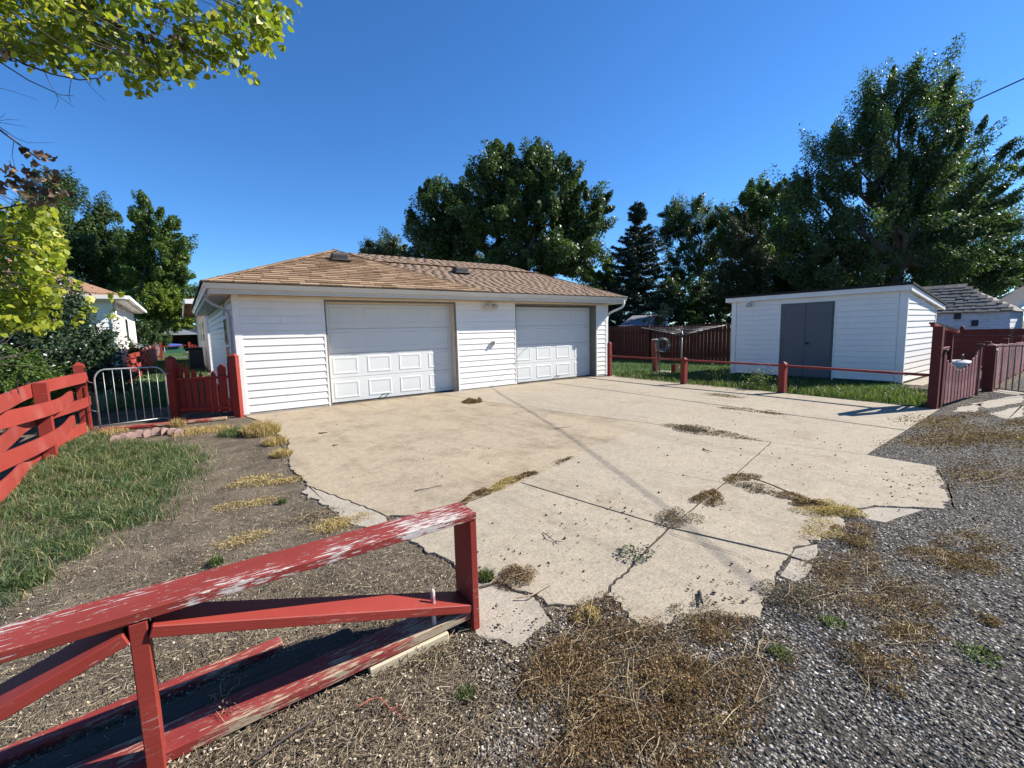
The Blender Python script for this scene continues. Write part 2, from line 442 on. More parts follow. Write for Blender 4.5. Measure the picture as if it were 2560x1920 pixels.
# ---------------------------------------------------------------- scatter helpers
def inpoly(P, poly):
    poly = np.asarray(poly)[:, :2]; x, y = P[:, 0], P[:, 1]
    c = np.zeros(len(P), bool); j = len(poly) - 1
    for i in range(len(poly)):
        xi, yi = poly[i]; xj, yj = poly[j]
        c ^= ((yi > y) != (yj > y)) & (x < (xj - xi) * (y - yi) / (yj - yi + 1e-12) + xi)
        j = i
    return c
def samplepoly(poly, n):
    poly = np.asarray(poly)[:, :2]; lo, hi = poly.min(0), poly.max(0)
    out = np.zeros((0, 2))
    while len(out) < n:
        P = lo + rng.random((n * 2, 2)) * (hi - lo)
        out = np.vstack([out, P[inpoly(P, poly)]])
    return out[:n]
def unit(a): return a / (np.linalg.norm(a, axis=-1, keepdims=True) + 1e-9)
def leaves(name, P, size, mat, parent, v, aspect=.6, nrm=None, dirs=None, fold=.25, tri=False):
    """one leaf-shaped quad per point"""
    n = len(P); size = np.broadcast_to(size, (n,))[:, None]
    N = unit(rng.normal(size=(n, 3))) if nrm is None else unit(nrm)
    D = rng.normal(size=(n, 3)) if dirs is None else dirs
    D = unit(D - N * (D * N).sum(1, keepdims=True)); S = np.cross(N, D)
    b = P - D * size * .5; t = P + D * size * .5
    if tri:
        V = np.stack([b - S * size * aspect * .5, b + S * size * aspect * .5, t], 1).reshape(-1, 3)
        return npmesh(name, V, np.arange(3 * n).reshape(-1, 3), mat, parent, None, np.clip(v, 0, 1))
    l = P - D * size * .08 + S * size * aspect * .5 + N * size * fold * .3
    r = P - D * size * .08 - S * size * aspect * .5 + N * size * fold * .3
    V = np.stack([b, r, t, l], 1).reshape(-1, 3)
    Fq = np.arange(4 * n).reshape(-1, 4)
    return npmesh(name, V, Fq, mat, parent, None, np.clip(v, 0, 1))
def round_leaves(name, P, size, mat, parent, v, aspect, nrm, dirs, fold=.25):
    """six-cornered leaves for boughs close to the camera"""
    n = len(P); size = np.broadcast_to(size, (n,))[:, None]
    N = unit(nrm); D = unit(dirs - N * (dirs * N).sum(1, keepdims=True)); S = np.cross(N, D)
    row = []
    for a, b in ((-.5, 0), (-.30, .42), (.08, .46), (.55, 0), (.08, -.46), (-.30, -.42)):
        row.append(P + D * size * a + S * size * aspect * b + N * size * fold * abs(b) * .7)
    V = np.stack(row, 1).reshape(-1, 3)
    return npmesh(name, V, np.arange(6 * n).reshape(-1, 6), mat, parent, None, np.clip(v, 0, 1))
def blades(name, P, h, wd, mat, parent, v, lean=.5, z=GZ, mw=None):
    """grass blades: bent three-point strips"""
    n = len(P); h = np.broadcast_to(h, (n,))[:, None]; wd = np.broadcast_to(wd, (n,))[:, None]
    a = rng.random(n) * 2 * np.pi
    L = np.stack([np.cos(a), np.sin(a), np.zeros(n)], 1) * (rng.random((n, 1)) * lean)
    a2 = rng.random(n) * np.pi
    S = np.stack([np.cos(a2), np.sin(a2), np.zeros(n)], 1)
    B = np.column_stack([P[:, 0], P[:, 1], np.full(n, z) if np.isscalar(z) else z])
    up = np.array([0, 0, 1.0])
    m = B + (up * .62 + L * .30) * h; t = B + (up * .92 + L * 1.0) * h
    V = np.stack([B - S * wd * .5, B + S * wd * .5, m + S * wd * .4, m - S * wd * .4, t], 1).reshape(-1, 3)
    i = np.arange(n)[:, None] * 5
    Fq = np.concatenate([i + [0, 1, 2], i + [0, 2, 3], i + [3, 2, 4]], 1).reshape(-1, 3)
    return npmesh(name, V, Fq, mat, parent, mw, np.repeat(np.clip(v, 0, 1), 3))
_OV = np.array([[1, 0, 0], [-1, 0, 0], [0, 1, 0], [0, -1, 0], [0, 0, 1], [0, 0, -1.0]])
_OF = np.array([[0, 2, 4], [2, 1, 4], [1, 3, 4], [3, 0, 4], [2, 0, 5], [1, 2, 5], [3, 1, 5], [0, 3, 5]])
def rotz(n):
    a = rng.random(n) * 2 * np.pi; c, s = np.cos(a), np.sin(a); o = np.zeros(n); e = np.ones(n)
    return np.stack([np.stack([c, -s, o], 1), np.stack([s, c, o], 1), np.stack([o, o, e], 1)], 1)
def pebbles(name, P, r, mat, parent, v, z=GZ, flat=.6):
    n = len(P); r = np.broadcast_to(r, (n,))
    q = _OV[None] * (.7 + .6 * rng.random((n, 6, 1))) + rng.normal(size=(n, 6, 3)) * .16
    q = q * np.stack([r, r * (.55 + .45 * rng.random(n)), r * flat], 1)[:, None]
    q = np.einsum('nij,nkj->nki', rotz(n), q)
    q += np.column_stack([P[:, 0], P[:, 1], (z if not np.isscalar(z) else np.full(n, z)) + r * flat * .45])[:, None]
    Fq = (_OF[None] + np.arange(n)[:, None, None] * 6).reshape(-1, 3)
    return npmesh(name, q.reshape(-1, 3), Fq, mat, parent, None, np.repeat(np.clip(v, 0, 1), 8))
def sticks(name, P, ln, r, mat, parent, v, z=GZ, tilt=.25):
    """dry stems lying about: three-sided slivers"""
    n = len(P); ln = np.broadcast_to(ln, (n,))[:, None]; r = np.broadcast_to(r, (n,))[:, None]
    a = rng.random(n) * 2 * np.pi
    D = np.stack([np.cos(a), np.sin(a), np.abs(rng.normal(size=n)) * tilt], 1); D = unit(D)
    S = unit(np.cross(D, [0, 0, 1.0])); U = np.cross(S, D)
    B = np.column_stack([P[:, 0], P[:, 1], (z if not np.isscalar(z) else np.full(n, z)) + .004])
    E_ = B + D * ln + S * ln * rng.normal(size=(n, 1)) * .12
    V = np.stack([B + S * r, B - S * r, B + U * r * 1.4, E_ + S * r * .5, E_ - S * r * .5, E_ + U * r * .7], 1).reshape(-1, 3)
    i = np.arange(n)[:, None] * 6
    Fq = np.concatenate([i + f for f in ([0, 2, 5], [0, 5, 3], [1, 4, 5], [1, 5, 2], [0, 3, 4], [0, 4, 1])], 1).reshape(-1, 3)
    return npmesh(name, V, Fq, mat, parent, None, np.repeat(np.clip(v, 0, 1), 6))

# ---------------------------------------------------------------- ground
def sheet(name, poly, z, mat, kind='structure'):
    o = mk(name, [(p[0], p[1], z) for p in poly], [tuple(range(len(poly)))], mat)
    if o.data.polygons[0].normal.z < 0: o.data.flip_normals()
    return tag(o, kind=kind)
# gently uneven dirt sheet round the camera, flat to the horizon
nx = 150
gx = np.concatenate([[-600, -120, -40], np.linspace(-12, 22, nx), [40, 120, 600]])
gy = np.concatenate([[-600, -100, -30], np.linspace(-8, 14, 110), [30, 100, 800]])
XX, YY = np.meshgrid(gx, gy)
ZZ = GZ + .002 * np.sin(XX * 1.7 + 1.3 * np.sin(YY * 1.1)) * np.sin(YY * 2.1 + XX * .6) + .001 * np.sin(XX * 5.1 + YY * 3.3)
ZZ = np.where((np.abs(XX) > 30) | (np.abs(YY) > 20), GZ, ZZ) - .004
idx = np.arange(XX.size).reshape(XX.shape)
Fq = np.stack([idx[:-1, :-1], idx[:-1, 1:], idx[1:, 1:], idx[1:, :-1]], -1).reshape(-1, 4)
tag(npmesh('ground', np.stack([XX, YY, ZZ], -1).reshape(-1, 3), Fq, DIRT, smooth=True), kind='structure')

# ---------------------------------------------------------------- driveway slabs
drive = thing('driveway', (5, 5, 0), kind='structure')
mk('joint_soil', [(*G(*q)[:2], -.004) for q in ((640, 1035), (1532, 942), (2330, 1024), (2240, 1080), (2150, 1140), (2320, 1175), (2350, 1255), (2120, 1275), (2080, 1335), (1965, 1400), (1920, 1470), (1880, 1530), (1520, 1480), (1340, 1478), (1190, 1480), (1150, 1400), (1020, 1340), (1090, 1280), (970, 1280), (780, 1205), (740, 1160))], [tuple(range(21))], DIRTM, drive)
def hnoise(x, y):
    return math.sin(x * 11.1 + y * 7.3) * .4 + math.sin(x * 31.7 - y * 23.9) * .25 + math.sin(x * 63.1 + y * 71.7 + 1.7) * .2 + math.sin(x * 131.0 - y * 167.0) * .15
def rough_line(p, q, step=.12, amp=.006):
    """points p..q (q left out), jittered so that two neighbours share the same break"""
    p, q = np.array(p[:2]), np.array(q[:2])
    if (p[0], p[1]) > (q[0], q[1]): fl = True; a, b = q, p
    else: fl = False; a, b = p, q
    n = max(1, int(np.linalg.norm(b - a) / step)); d = b - a; nn = np.array([-d[1], d[0]]) / (np.linalg.norm(d) + 1e-9)
    pts = [a + d * i / n + (nn * hnoise(*(a + d * i / n)) * amp if 0 < i < n else 0) for i in range(n + 1)]
    if fl: pts = pts[::-1]
    return pts[:-1]
SLABS = []
def slab(pix, mat, gap=.008, dz=0.0, amp=.005, world=False, label=None):
    P = [np.array(p[:2]) if world else G(*p[:2])[:2] for p in pix]
    amps = [(p[2] if len(p) > 2 else amp) for p in pix]
    L = []
    for i in range(len(P)): L += rough_line(P[i], P[(i + 1) % len(P)], .11 if amps[i] < .015 else .028, amps[i])
    L = np.array(L); n = len(L)
    area = .5 * np.sum(L[:, 0] * np.roll(L[:, 1], -1) - L[:, 1] * np.roll(L[:, 0], -1))
    if area < 0: L = L[::-1]
    e = np.roll(L, -1, 0) - L; e /= np.linalg.norm(e, axis=1, keepdims=True) + 1e-9
    nr = np.stack([-e[:, 1], e[:, 0]], 1); nv = nr + np.roll(nr, 1, 0); nv /= np.linalg.norm(nv, axis=1, keepdims=True) + 1e-9
    dz += .005
    A = L + nv * gap; B = L + nv * (gap + .003)
    SLABS.append(L)
    V = [(x, y, dz - .11) for x, y in A] + [(x, y, dz - .004) for x, y in A] + [(x, y, dz) for x, y in B]
    Fc = [tuple(range(2 * n, 3 * n))]
    for i in range(n):
        j = (i + 1) % n
        Fc += [(i, j, n + j, n + i), (n + i, n + j, 2 * n + j, 2 * n + i)]
    o = mk('slab', V, Fc, mat, drive)
    return o
# shared corner points (pixels of the photograph)
a0, a1 = (612, 1040), (1097, 984)
j1s, j1e = (1361, 954.5), (2265, 1077)
far_s, far_e = (1532, 939), (2348, 1024)
j2m1, j2m2, j2e = (1302, 1019), (1618, 1058), (2165, 1138)
j3e = (1175, 1254)
j4s, j4a, j4b = (1927, 1107), (1838, 1187), (1672, 1320)
j5s = (1300, 1207)
slab([j1s, far_s, far_e, j1e], CONC, dz=.004)                                       # strip under the rail fence
slab([a1, j1s, j1e, j2e, j4s, j2m2, j2m1], CONC)                                    # long middle strip
slab([a0, a1, j2m1, j2m2, j5s, j3e, (1085, 1290, .02), (965, 1291, .02), (900, 1265, .02), (839, 1240, .02), (768, 1214, .03), (725, 1168, .03), (719, 1103, .02), (640, 1050, .01)], CONCY, gap=.005, dz=.0)   # stained slab by the first door
slab([(768, 1214, .02), (839, 1240, .02), (900, 1265, .02), (965, 1291, .02), (990, 1340, .04), (893, 1312, .04), (803, 1262, .04), (752, 1230, .03)], CONCG, gap=.003, dz=-.003)
slab([j2m2, j4s, j4a, j4b, j5s], CONC)                                              # middle panel
slab([j4s, j2e, (2337, 1167, .02), (2362, 1210, .05), (2372, 1262, .03), (2361, 1275, .01), (2283, 1270, .02), (2186, 1266, .02), (2126, 1276, .02), (2023, 1258, .03), (1987, 1238, .02), (1933, 1215, .02), (1875, 1195, .01), j4a], CONC, dz=.003)
slab([j4a, (1875, 1195, .01), (1933, 1215, .02), (1987, 1238, .02), (2023, 1258, .03), (2126, 1284, .04), (2096, 1335, .04), (2030, 1360, .02), (1984, 1370, .02), (1973, 1389, .005), j4b], CONC)
slab([j5s, j4b, (1583, 1408, .02), (1510, 1490, .05), (1430, 1517, .06), (1388, 1513, .05), (1337, 1488, .03), (1240, 1455, .03), (1184, 1470, .03), (1132, 1408, .04), (1068, 1385, .03), (1010, 1345, .04), j3e], CONC)
slab([j4b, (1973, 1389, .01), (1968, 1400, .02), (1944, 1437, .02), (1930, 1478, .05), (1905, 1550, .06), (1800, 1545, .06), (1680, 1560, .06), (1590, 1560, .05), (1510, 1490, .02), (1583, 1408, .005)], CONC, dz=-.003)
slab([(1184, 1472, .02), (1240, 1457, .02), (1337, 1490, .02), (1381, 1550, .02), (1308, 1608, .05), (1250, 1600, .05), (1184, 1583, .03)], CONCG, dz=-.006)
slab([(1973, 1389, .01), (1984, 1370, .010), (2030, 1360, .010), (2080, 1352, .010), (2046, 1385, .010), (2036, 1409, .01)], CONCG, dz=-.006)
slab([(1975, 1394, .004), (2036, 1411, .004), (2019, 1443, .008), (1988, 1456, .008), (1946, 1440, .008), (1970, 1404, .004)], CONCG, dz=-.003)
slab([(2126, 1277, .010), (2186, 1267, .010), (2283, 1271, .010), (2310, 1275, .010), (2217, 1308, .010), (2165, 1298, .010)], CONCG, dz=-.004)
slab([(2340, 1171, .010), (2376, 1210, .010), (2386, 1253, .010), (2401, 1286, .010), (2374, 1263, .010), (2364, 1210, .010)], CONCG, dz=-.005)
# apron in front of the garage wall, beyond it the shed pad
FY = 9.9075; GX0 = 0.839; GW = 10.1757; GX1 = GX0 + GW
slab([AX(2240, 955, 13.5)[:2], (13.5, 2.72), (16.6, 2.72), (16.6, 3.2), (13.5, 3.2)][1:], CONCG, world=True, dz=-.004)
# slabs of the alley seen past the far gate
for q in ([(2425, 1010), (2560, 985), (2560, 1005), (2470, 1022)], [(2395, 1018), (2460, 1008), (2440, 1030), (2380, 1030)], [(2470, 1035), (2560, 1012), (2560, 1040), (2520, 1050)], [(2480, 980), (2560, 990), (2560, 982), (2500, 972)]):
    slab([(a, b, .03) for a, b in q], CONCG, dz=-.002)
# hairline cracks filled with dirt
def crack(pts, wd, world=False):
    P = [np.array(p) if world else G(*p)[:2] for p in pts]; L = []
    for i in range(len(P) - 1): L += rough_line(P[i], P[i + 1], .05, .012)
    L.append(P[-1]); L = np.array(L); V, Fc = [], []
    for i, p in enumerate(L):
        d = L[min(i + 1, len(L) - 1)] - L[max(i - 1, 0)]; d = np.array([-d[1], d[0]]) / (np.linalg.norm(d) + 1e-9)
        ww = wd * (.35 + .65 * abs(hnoise(*(p * 3)))) * min(1, (len(L) - 1 - i) / 6 + .1)
        V += [(*(p + d * ww), .0115), (*(p - d * ww), .0115)]
        if i: Fc.append((2 * i - 2, 2 * i - 1, 2 * i + 1, 2 * i))
    mk('crack', V, Fc, DIRTM, drive)
crack([(1672, 1333), (1741, 1357), (1800, 1375), (1860, 1396), (1935, 1438)], .005)
crack([(1839, 1212), (1806, 1209), (1700, 1188), (1593, 1169)], .004)
crack([(1406, 1128), (1327, 1103), (1266, 1087)], .003)
crack([(1330, 1128), (1440, 1112)], .002)
crack([(965, 1055), (1090, 1075), (1180, 1078)], .003)
crack([(1155, 1109), (1270, 1129)], .004)
crack([(1480, 1032), (1640, 1000)], .003)
crack([(1987, 1238), (1930, 1228), (1875, 1213), (1850, 1200)], .004)

# ---------------------------------------------------------------- garage
gar = thing('garage', (GX0 + GW / 2, FY, 0), 'wide white garage with two panelled doors and a tan shingle hip roof', 'garage')
YB = 18.9                                          # back of the left wing
DL = [(1.6146, 4.6873), (6.5328, 9.6528)]          # the two openings, measured from the left corner
OPH = 2.2
HT = 2.275
def siding(parent, org, u, n, u0, u1, z0, z1, exp=.1415, mat=WHITE, name='siding_board'):
    """overlapping boards, each an object"""
    u, n = Vector(u), Vector(n)
    k = 0; z = z0
    ln = u1 - u0
    key = {}
    while z < z1 - .02:
        h = min(exp, z1 - z)
        t = .020
        if round(h, 3) not in key:
            prof = [(0, .007), (t, 0), (t, .010), (.005, h - .006), (0, h - .006)]
            V = [(0, y, zz) for y, zz in prof] + [(ln, y, zz) for y, zz in prof]
            Fc = [(0, 1, 2, 3, 4), (9, 8, 7, 6, 5)] + [(i, (i + 1) % 5, 5 + (i + 1) % 5, 5 + i) for i in range(5)]
            me = None
        cut = u0 + ln * (.3 + .4 * rng.random()) if ln > 1.2 and rng.random() < .35 else None
        for q0, q1 in ([(u0, u1)] if cut is None else [(u0, cut - .0015), (cut + .0015, u1)]):
            o0 = Vector(org) + u * q0 + n * (.0015 * rng.random()) + Vector((0, 0, z + .0012 * rng.normal()))
            mw = Matrix(((u.x, n.x, 0, o0.x), (u.y, n.y, 0, o0.y), (u.z, n.z, 1, o0.z), (0, 0, 0, 1))) @ Matrix.Rotation(.0006 * rng.normal(), 4, 'Y') @ Matrix.Scale((q1 - q0) / ln, 4, (1, 0, 0))
            if round(h, 3) in key:
                link(bpy.data.objects.new(name, key[round(h, 3)]), parent, mw)
            else:
                ob = mk(name, V, Fc, mat, parent, mw); key[round(h, 3)] = ob.data
        z += exp; k += 1
# wall core behind the boards, in pieces round the openings
def core(x0, x1, z0, z1):
    cbox('wall', (GX0 + x0, FY + .002, z0), (GX0 + x1, FY + .16, z1), WHITE, gar, .002)
core(.01, DL[0][0] - .045, -.1, HT + .05); core(DL[0][1] + .045, DL[1][0] - .045, -.1, HT + .05); core(DL[1][1] + .045, GW - .01, -.1, HT + .05)
core(DL[0][0] - .045, DL[0][1] + .045, OPH + .03, HT + .05); core(DL[1][0] - .045, DL[1][1] + .045, OPH + .03, HT + .05)
org = (GX0, FY, 0)
siding(gar, org, (1, 0, 0), (0, -1, 0), .10, DL[0][0] - .05, .035, HT)
siding(gar, org, (1, 0, 0), (0, -1, 0), DL[0][1] + .05, DL[1][0] - .05, .035, HT)
siding(gar, org, (1, 0, 0), (0, -1, 0), DL[1][1] + .05, GW - .10, .035, HT)
cbox('foundation', (GX0 - .01, FY - .012, -.12), (GX0 + DL[0][0] - .05, FY + .15, .03), CONC_F, gar)
cbox('foundation', (GX0 + DL[0][1] + .05, FY - .012, -.12), (GX0 + DL[1][0] - .05, FY + .15, .03), CONC_F, gar)
cbox('foundation', (GX0 + DL[1][1] + .05, FY - .012, -.12), (GX1 + .01, FY + .15, .03), CONC_F, gar)
# left side wall, back walls
cbox('wall', (GX0 + .012, FY + .16, -.1), (GX0 + .17, YB, HT + .05), WHITE, gar, .002)
cbox('wall', (GX1 - .17, FY + .16, -.1), (GX1 - .012, 15.0, HT + .05), WHITE, gar, .002)
siding(gar, (GX0, FY, 0), (0, 1, 0), (-1, 0, 0), .10, 1.42, .035, HT)
siding(gar, (GX0, FY, 0), (0, 1, 0), (-1, 0, 0), 2.28, YB - FY, .035, HT)
siding(gar, (GX0, FY, 0), (0, 1, 0), (-1, 0, 0), 1.42, 2.28, .035, .62)
win = cbox('side_window', (GX0 - .03, FY + 1.46, .66), (GX0 + .01, FY + 2.24, 1.95), TRIMW, gar)
cbox('pane', (GX0 - .036, FY + 1.53, .74), (GX0 - .031, FY + 2.17, 1.28), GLASS, win, .001)
cbox('pane', (GX0 - .036, FY + 1.53, 1.33), (GX0 - .031, FY + 2.17, 1.88), GLASS, win, .001)
# corner trims
for x, s in ((GX0, 1), (GX1, -1)):
    cbox('corner_trim', (x - .022 * s, FY - .024, .0), (x + .085 * s, FY + .0, HT + .01), TRIMW, gar, .003)
    cbox('corner_trim', (x - .024 * s, FY - .02, .0), (x + .0 * s, FY + .085, HT + .01), TRIMW, gar, .003)
    cbox('corner_bead', (x + .086 * s, FY - .019, .0), (x + .108 * s, FY + .0, HT + .01), TRIMW, gar, .003)

def raised(name, cx, cz, wd, ht, y, mat, parent):
    R_ = [(0, .0), (.010, .006), (.028, .007), (.055, .0015), (.062, .001)]
    V, Fc = [], []
    for i, (ins, up) in enumerate(R_):
        for sx, sz in ((-1, -1), (1, -1), (1, 1), (-1, 1)):
            V.append((sx * (wd / 2 - ins), -up, sz * (ht / 2 - ins)))
        if i:
            for k in range(4): Fc.append((4 * i - 4 + k, 4 * i - 4 + (k + 1) % 4, 4 * i + (k + 1) % 4, 4 * i + k))
    n = len(R_) * 4
    Fc.append((n - 4, n - 3, n - 2, n - 1))
    key = ('raised', round(wd, 3), round(ht, 3))
    if key in _boxes:
        return link(bpy.data.objects.new(name, _boxes[key]), parent, Matrix.Translation((cx, y, cz)))
    o = mk(name, V, Fc, mat, parent, Matrix.Translation((cx, y, cz)))
    _boxes[key] = o.data
    return o
for di, (l, r) in enumerate(DL):
    xl, xr = GX0 + l, GX0 + r
    yd = FY + (.21 if di == 0 else .235)
    # casings and weather seals round the opening
    cbox('door_casing', (xl - .05, FY - .022, -.02), (xl - .012, FY + .01, OPH + .035), TRIMW, gar, .003)
    cbox('door_casing', (xr + .012, FY - .022, -.02), (xr + .05, FY + .01, OPH + .035), TRIMW, gar, .003)
    cbox('door_casing', (xl - .05, FY - .024, OPH + .012), (xr + .05, FY + .01, OPH + .045), TRIMW, gar, .003)
    ms = WEATHERSTRIP
    cbox('weather_strip', (xl - .012, FY - .012, 0), (xl + .022, FY + .03, OPH + .012), ms, gar, .003)
    cbox('weather_strip', (xr - .022, FY - .012, 0), (xr + .012, FY + .03, OPH + .012), ms, gar, .003)
    cbox('weather_strip', (xl + .022, FY - .012, OPH - .03), (xr - .022, FY + .03, OPH + .012), ms, gar, .003)
    jm = CREAM if di == 0 else simple('grey_jamb_paint', (.13, .14, .13), (.18, .19, .175), 5, .6, .3)
    for x0, x1 in ((xl - .04, xl + .001), (xr - .001, xr + .04)):
        cbox('door_jamb', (x0, FY + .031, -.03), (x1, yd + .06, OPH + .04), jm, gar, .003)
    cbox('door_header', (xl - .04, FY + .031, OPH - .002), (xr + .04, yd + .06, OPH + .04), jm, gar, .003)
    gd = cbox('garage_door', (xl + .03, yd + .02, .012), (xr - .03, yd + .06, OPH - .05), DOORW, gar, .002)
    gd['label'] = ('wider looking near garage door with cream right jamb', 'farther garage door with dark grey right jamb')[di]
    for s, x in ((1, xl + .012), (-1, xr - .012)):
        cbox('door_stop', (x - .02, yd - .035, .0), (x + .02, yd - .005, OPH - .02), jm, gd, .003)
    cbox('top_stop', (xl + .032, yd - .035, OPH - .06), (xr - .032, yd - .005, OPH - .02), jm, gd, .003)
    sh = (OPH - .06 - .015) / 4
    wd = xr - xl - .06
    for s in range(4):
        z0 = .015 + s * sh
        cbox('door_section', (xl + .03, yd, z0 + .004), (xr - .03, yd + .02, z0 + sh - .004), DOORW, gd, .004)
        for c in range(4):
            pw = wd / 4
            raised('raised_panel', xl + .03 + pw * (c + .5), z0 + sh / 2, pw * .73, sh * .70, yd, DOORW, gd)
    hx = xl + wd * (.42 if di == 0 else .55)
    tube('lift_handle', [(hx - .07, yd - .005, .085), (hx - .07, yd - .05, .10), (hx + .07, yd - .05, .10), (hx + .07, yd - .005, .085)], .012, BLACKM, gd, 6)
    cbox('bottom_seal', (xl + .03, yd - .002, -.01), (xr - .03, yd + .022, .0145), DARK, gd, .003)

# eaves: soffit, fascia, gutters
OV = .445
EX0, EX1, EY = GX0 - OV, GX1 + OV, FY - OV
GZT = 2.448
def strip3(name, P, mat, parent):  # flat quad with thickness
    return prism(name, P, (0, 0, .012), mat, parent)
strip3('soffit', [(EX0 + .07, EY + .07, 2.262), (EX1 - .07, EY + .07, 2.262), (EX1 - .07, FY + .02, 2.278), (EX0 + .07, FY + .02, 2.278)], CREAM, gar)
strip3('soffit', [(EX0 + .07, FY + .02, 2.266), (GX0 + .02, FY + .02, 2.278), (GX0 + .02, YB + .3, 2.278), (EX0 + .07, YB + .3, 2.266)], CREAM, gar)
cbox('fascia', (EX0 + .075, EY + .075, 2.247), (EX1 - .075, EY + .105, 2.44), CREAM, gar)
cbox('fascia', (EX0 + .075, EY + .106, 2.247), (EX0 + .105, YB + .3, 2.44), CREAM, gar)
cbox('fascia', (EX1 - .105, EY + .106, 2.247), (EX1 - .075, 15.3, 2.44), CREAM, gar)
cbox('frieze_board', (GX0 + .09, FY - .032, 2.215), (GX1 - .09, FY - .002, 2.262), CREAM, gar)
gp = [(.0, -.112), (.052, -.112), (.068, -.075), (.078, -.052), (.09, -.045), (.1, -.03), (.1, .0), (.088, .0), (.088, -.012), (.0, -.012)]
def gutter(a, b, outv):
    """K-shaped trough from a to b along the eave; profile outwards along outv"""
    a, b, ov = np.array(a), np.array(b), np.array(outv)
    n = len(gp)
    V = [a + ov * o + np.array([0, 0, z]) for o, z in gp] + [b + ov * o + np.array([0, 0, z]) for o, z in gp]
    Fc = [tuple(range(n)), tuple(range(n, 2 * n))] + [(i, (i + 1) % n, n + (i + 1) % n, n + i) for i in range(n)]
    return mk('gutter', V, Fc, GUTTER, gar)
# mitred corner: the front run keeps its full length, the side run starts behind it
gutter((EX0 + .0, EY + .075, GZT), (EX1, EY + .075, GZT), (0, -.75, 1e-9))
gutter((EX0 + .075, EY + .076, GZT), (EX0 + .075, YB + .3, GZT), (-.75, 0, 1e-9))
DOWNS = simple('downspout_paint', (.40, .40, .38), (.46, .45, .42), 4, .4, .4)
def spout(pts, nm, mat):
    for i in range(len(pts) - 1):
        pass
    V, Fc = [], []
    pts = [Vector(p) for p in pts]
    for i, p in enumerate(pts):
        d = (pts[min(i + 1, len(pts) - 1)] - pts[max(i - 1, 0)]).normalized()
        s = Vector((0, 1, 0)) if abs(d.y) < .9 else Vector((1, 0, 0))
        t = d.cross(s).normalized(); s = t.cross(d)
        for a, b in ((-1, -1), (1, -1), (1, 1), (-1, 1)): V.append(p + s * a * .032 + t * b * .024)
        if i:
            for k in range(4): Fc.append((4 * i - 4 + k, 4 * i - 4 + (k + 1) % 4, 4 * i + (k + 1) % 4, 4 * i + k))
    Fc += [(0, 1, 2, 3), tuple(range(len(V) - 4, len(V)))]
    mk(nm, V, Fc, mat, gar)
xg = EX0 + .05
spout([(xg, FY + .35, 2.34), (xg, FY + .35, 2.22), (xg + .03, FY + .35, 2.16), (xg + .09, FY + .35, 2.11), (GX0 - .14, FY + .36, 2.03), (GX0 - .07, FY + .36, 1.98), (GX0 - .05, FY + .36, 1.90), (GX0 - .05, FY + .36, .3), (GX0 - .09, FY + .36, .12), (GX0 - .3, FY + .36, .05)], 'downspout', DOWNS)
xg = EX1 - .12
spout([(xg, EY + .04, 2.34), (xg, EY + .04, 2.24), (xg - .015, EY + .06, 2.17), (xg - .06, EY + .10, 2.12), (GX1 + .14, FY - .14, 2.02), (GX1 + .07, FY - .05, 1.97), (GX1 + .05, FY + .02, 1.90), (GX1 + .05, FY + .06, 1.7), (GX1 + .05, FY + .06, .1)], 'downspout', TRIMW)

# ---- roof
APX, APY, APZ = 3.42, 12.35, 3.645       # tip of the left wing's front hip
XR = 6.25                                # where its right hip meets the eave
RZ, RY = 3.385, 12.0                     # lower ridge over the right half
ez = GZT - .005
roof = mk('roof', [(EX0 - .01, EY - .01, ez), (XR, EY - .01, ez), (APX, APY, APZ), (APX, 16.6, APZ), (EX0 - .01, YB + .33, ez), (XR + .3, YB + .33, ez), (XR + .1, 14.5, ez)],
          [(0, 1, 2), (0, 2, 3, 4), (1, 6, 5, 3, 2), (4, 3, 5), (0, 4, 5, 6, 1)], shingle_mat('roof_deck', (.22, .13, .08), (.25, .15, .09), (.28, .17, .10), 0), gar)
RXE = 9.85
roofr = mk('roof', [(APX, EY - .01, ez - .003), (EX1 + .01, EY - .01, ez - .003), (RXE, RY, RZ), (APX, RY, RZ), (EX1 + .01, 14.7, ez - .003), (APX, 14.7, ez - .003)],
           [(0, 1, 2, 3), (1, 4, 2), (3, 2, 4, 5), (0, 5, 4, 1)], bpy.data.materials['roof_deck'], gar)
def roof_frame(o, u, up):
    u = Vector(u).normalized(); up = Vector(up).normalized(); n = u.cross(up)
    return Vector(o), u, up, n
def shingles(o, u, up, span, rows, exp, tab, put, butt=.022, vary=.010):
    """rows of tabs; span(v) gives the left and right ends of a row at slope distance v"""
    o, u, up, n = roof_frame(o, u, up)
    for k in range(rows):
        v0 = k * exp; v1 = v0 + exp * 1.06
        l0, r0 = span(v0); l1, r1 = span(v1)
        if r1 - l1 < .12: break
        x = l0 - rng.random() * tab
        while x < r0:
            wv = tab * (.8 + .45 * rng.random())
            dz = .002 + vary * rng.random() ** 2
            slant = .018 * (rng.random() - .5)
            q = [(max(x, l0), v0 - (.010 if vary > .005 else .002) * (rng.random() < .5)), (min(x + wv - .010, r0), v0), (min(x + wv - .010 + slant, r1), v1), (max(x + slant, l1), v1)]
            if q[1][0] - q[0][0] > .03 and q[2][0] - q[3][0] > .0:
                lo = [o + u * a + up * b for a, b in q]
                th = [butt + dz, butt + dz, .004, .004]
                put([p + n * .001 for p in lo], [p + n * t for p, t in zip(lo, th)])
            x += wv
parts_left = [300]
stuff = {'V': [], 'F': [], 'a': []}
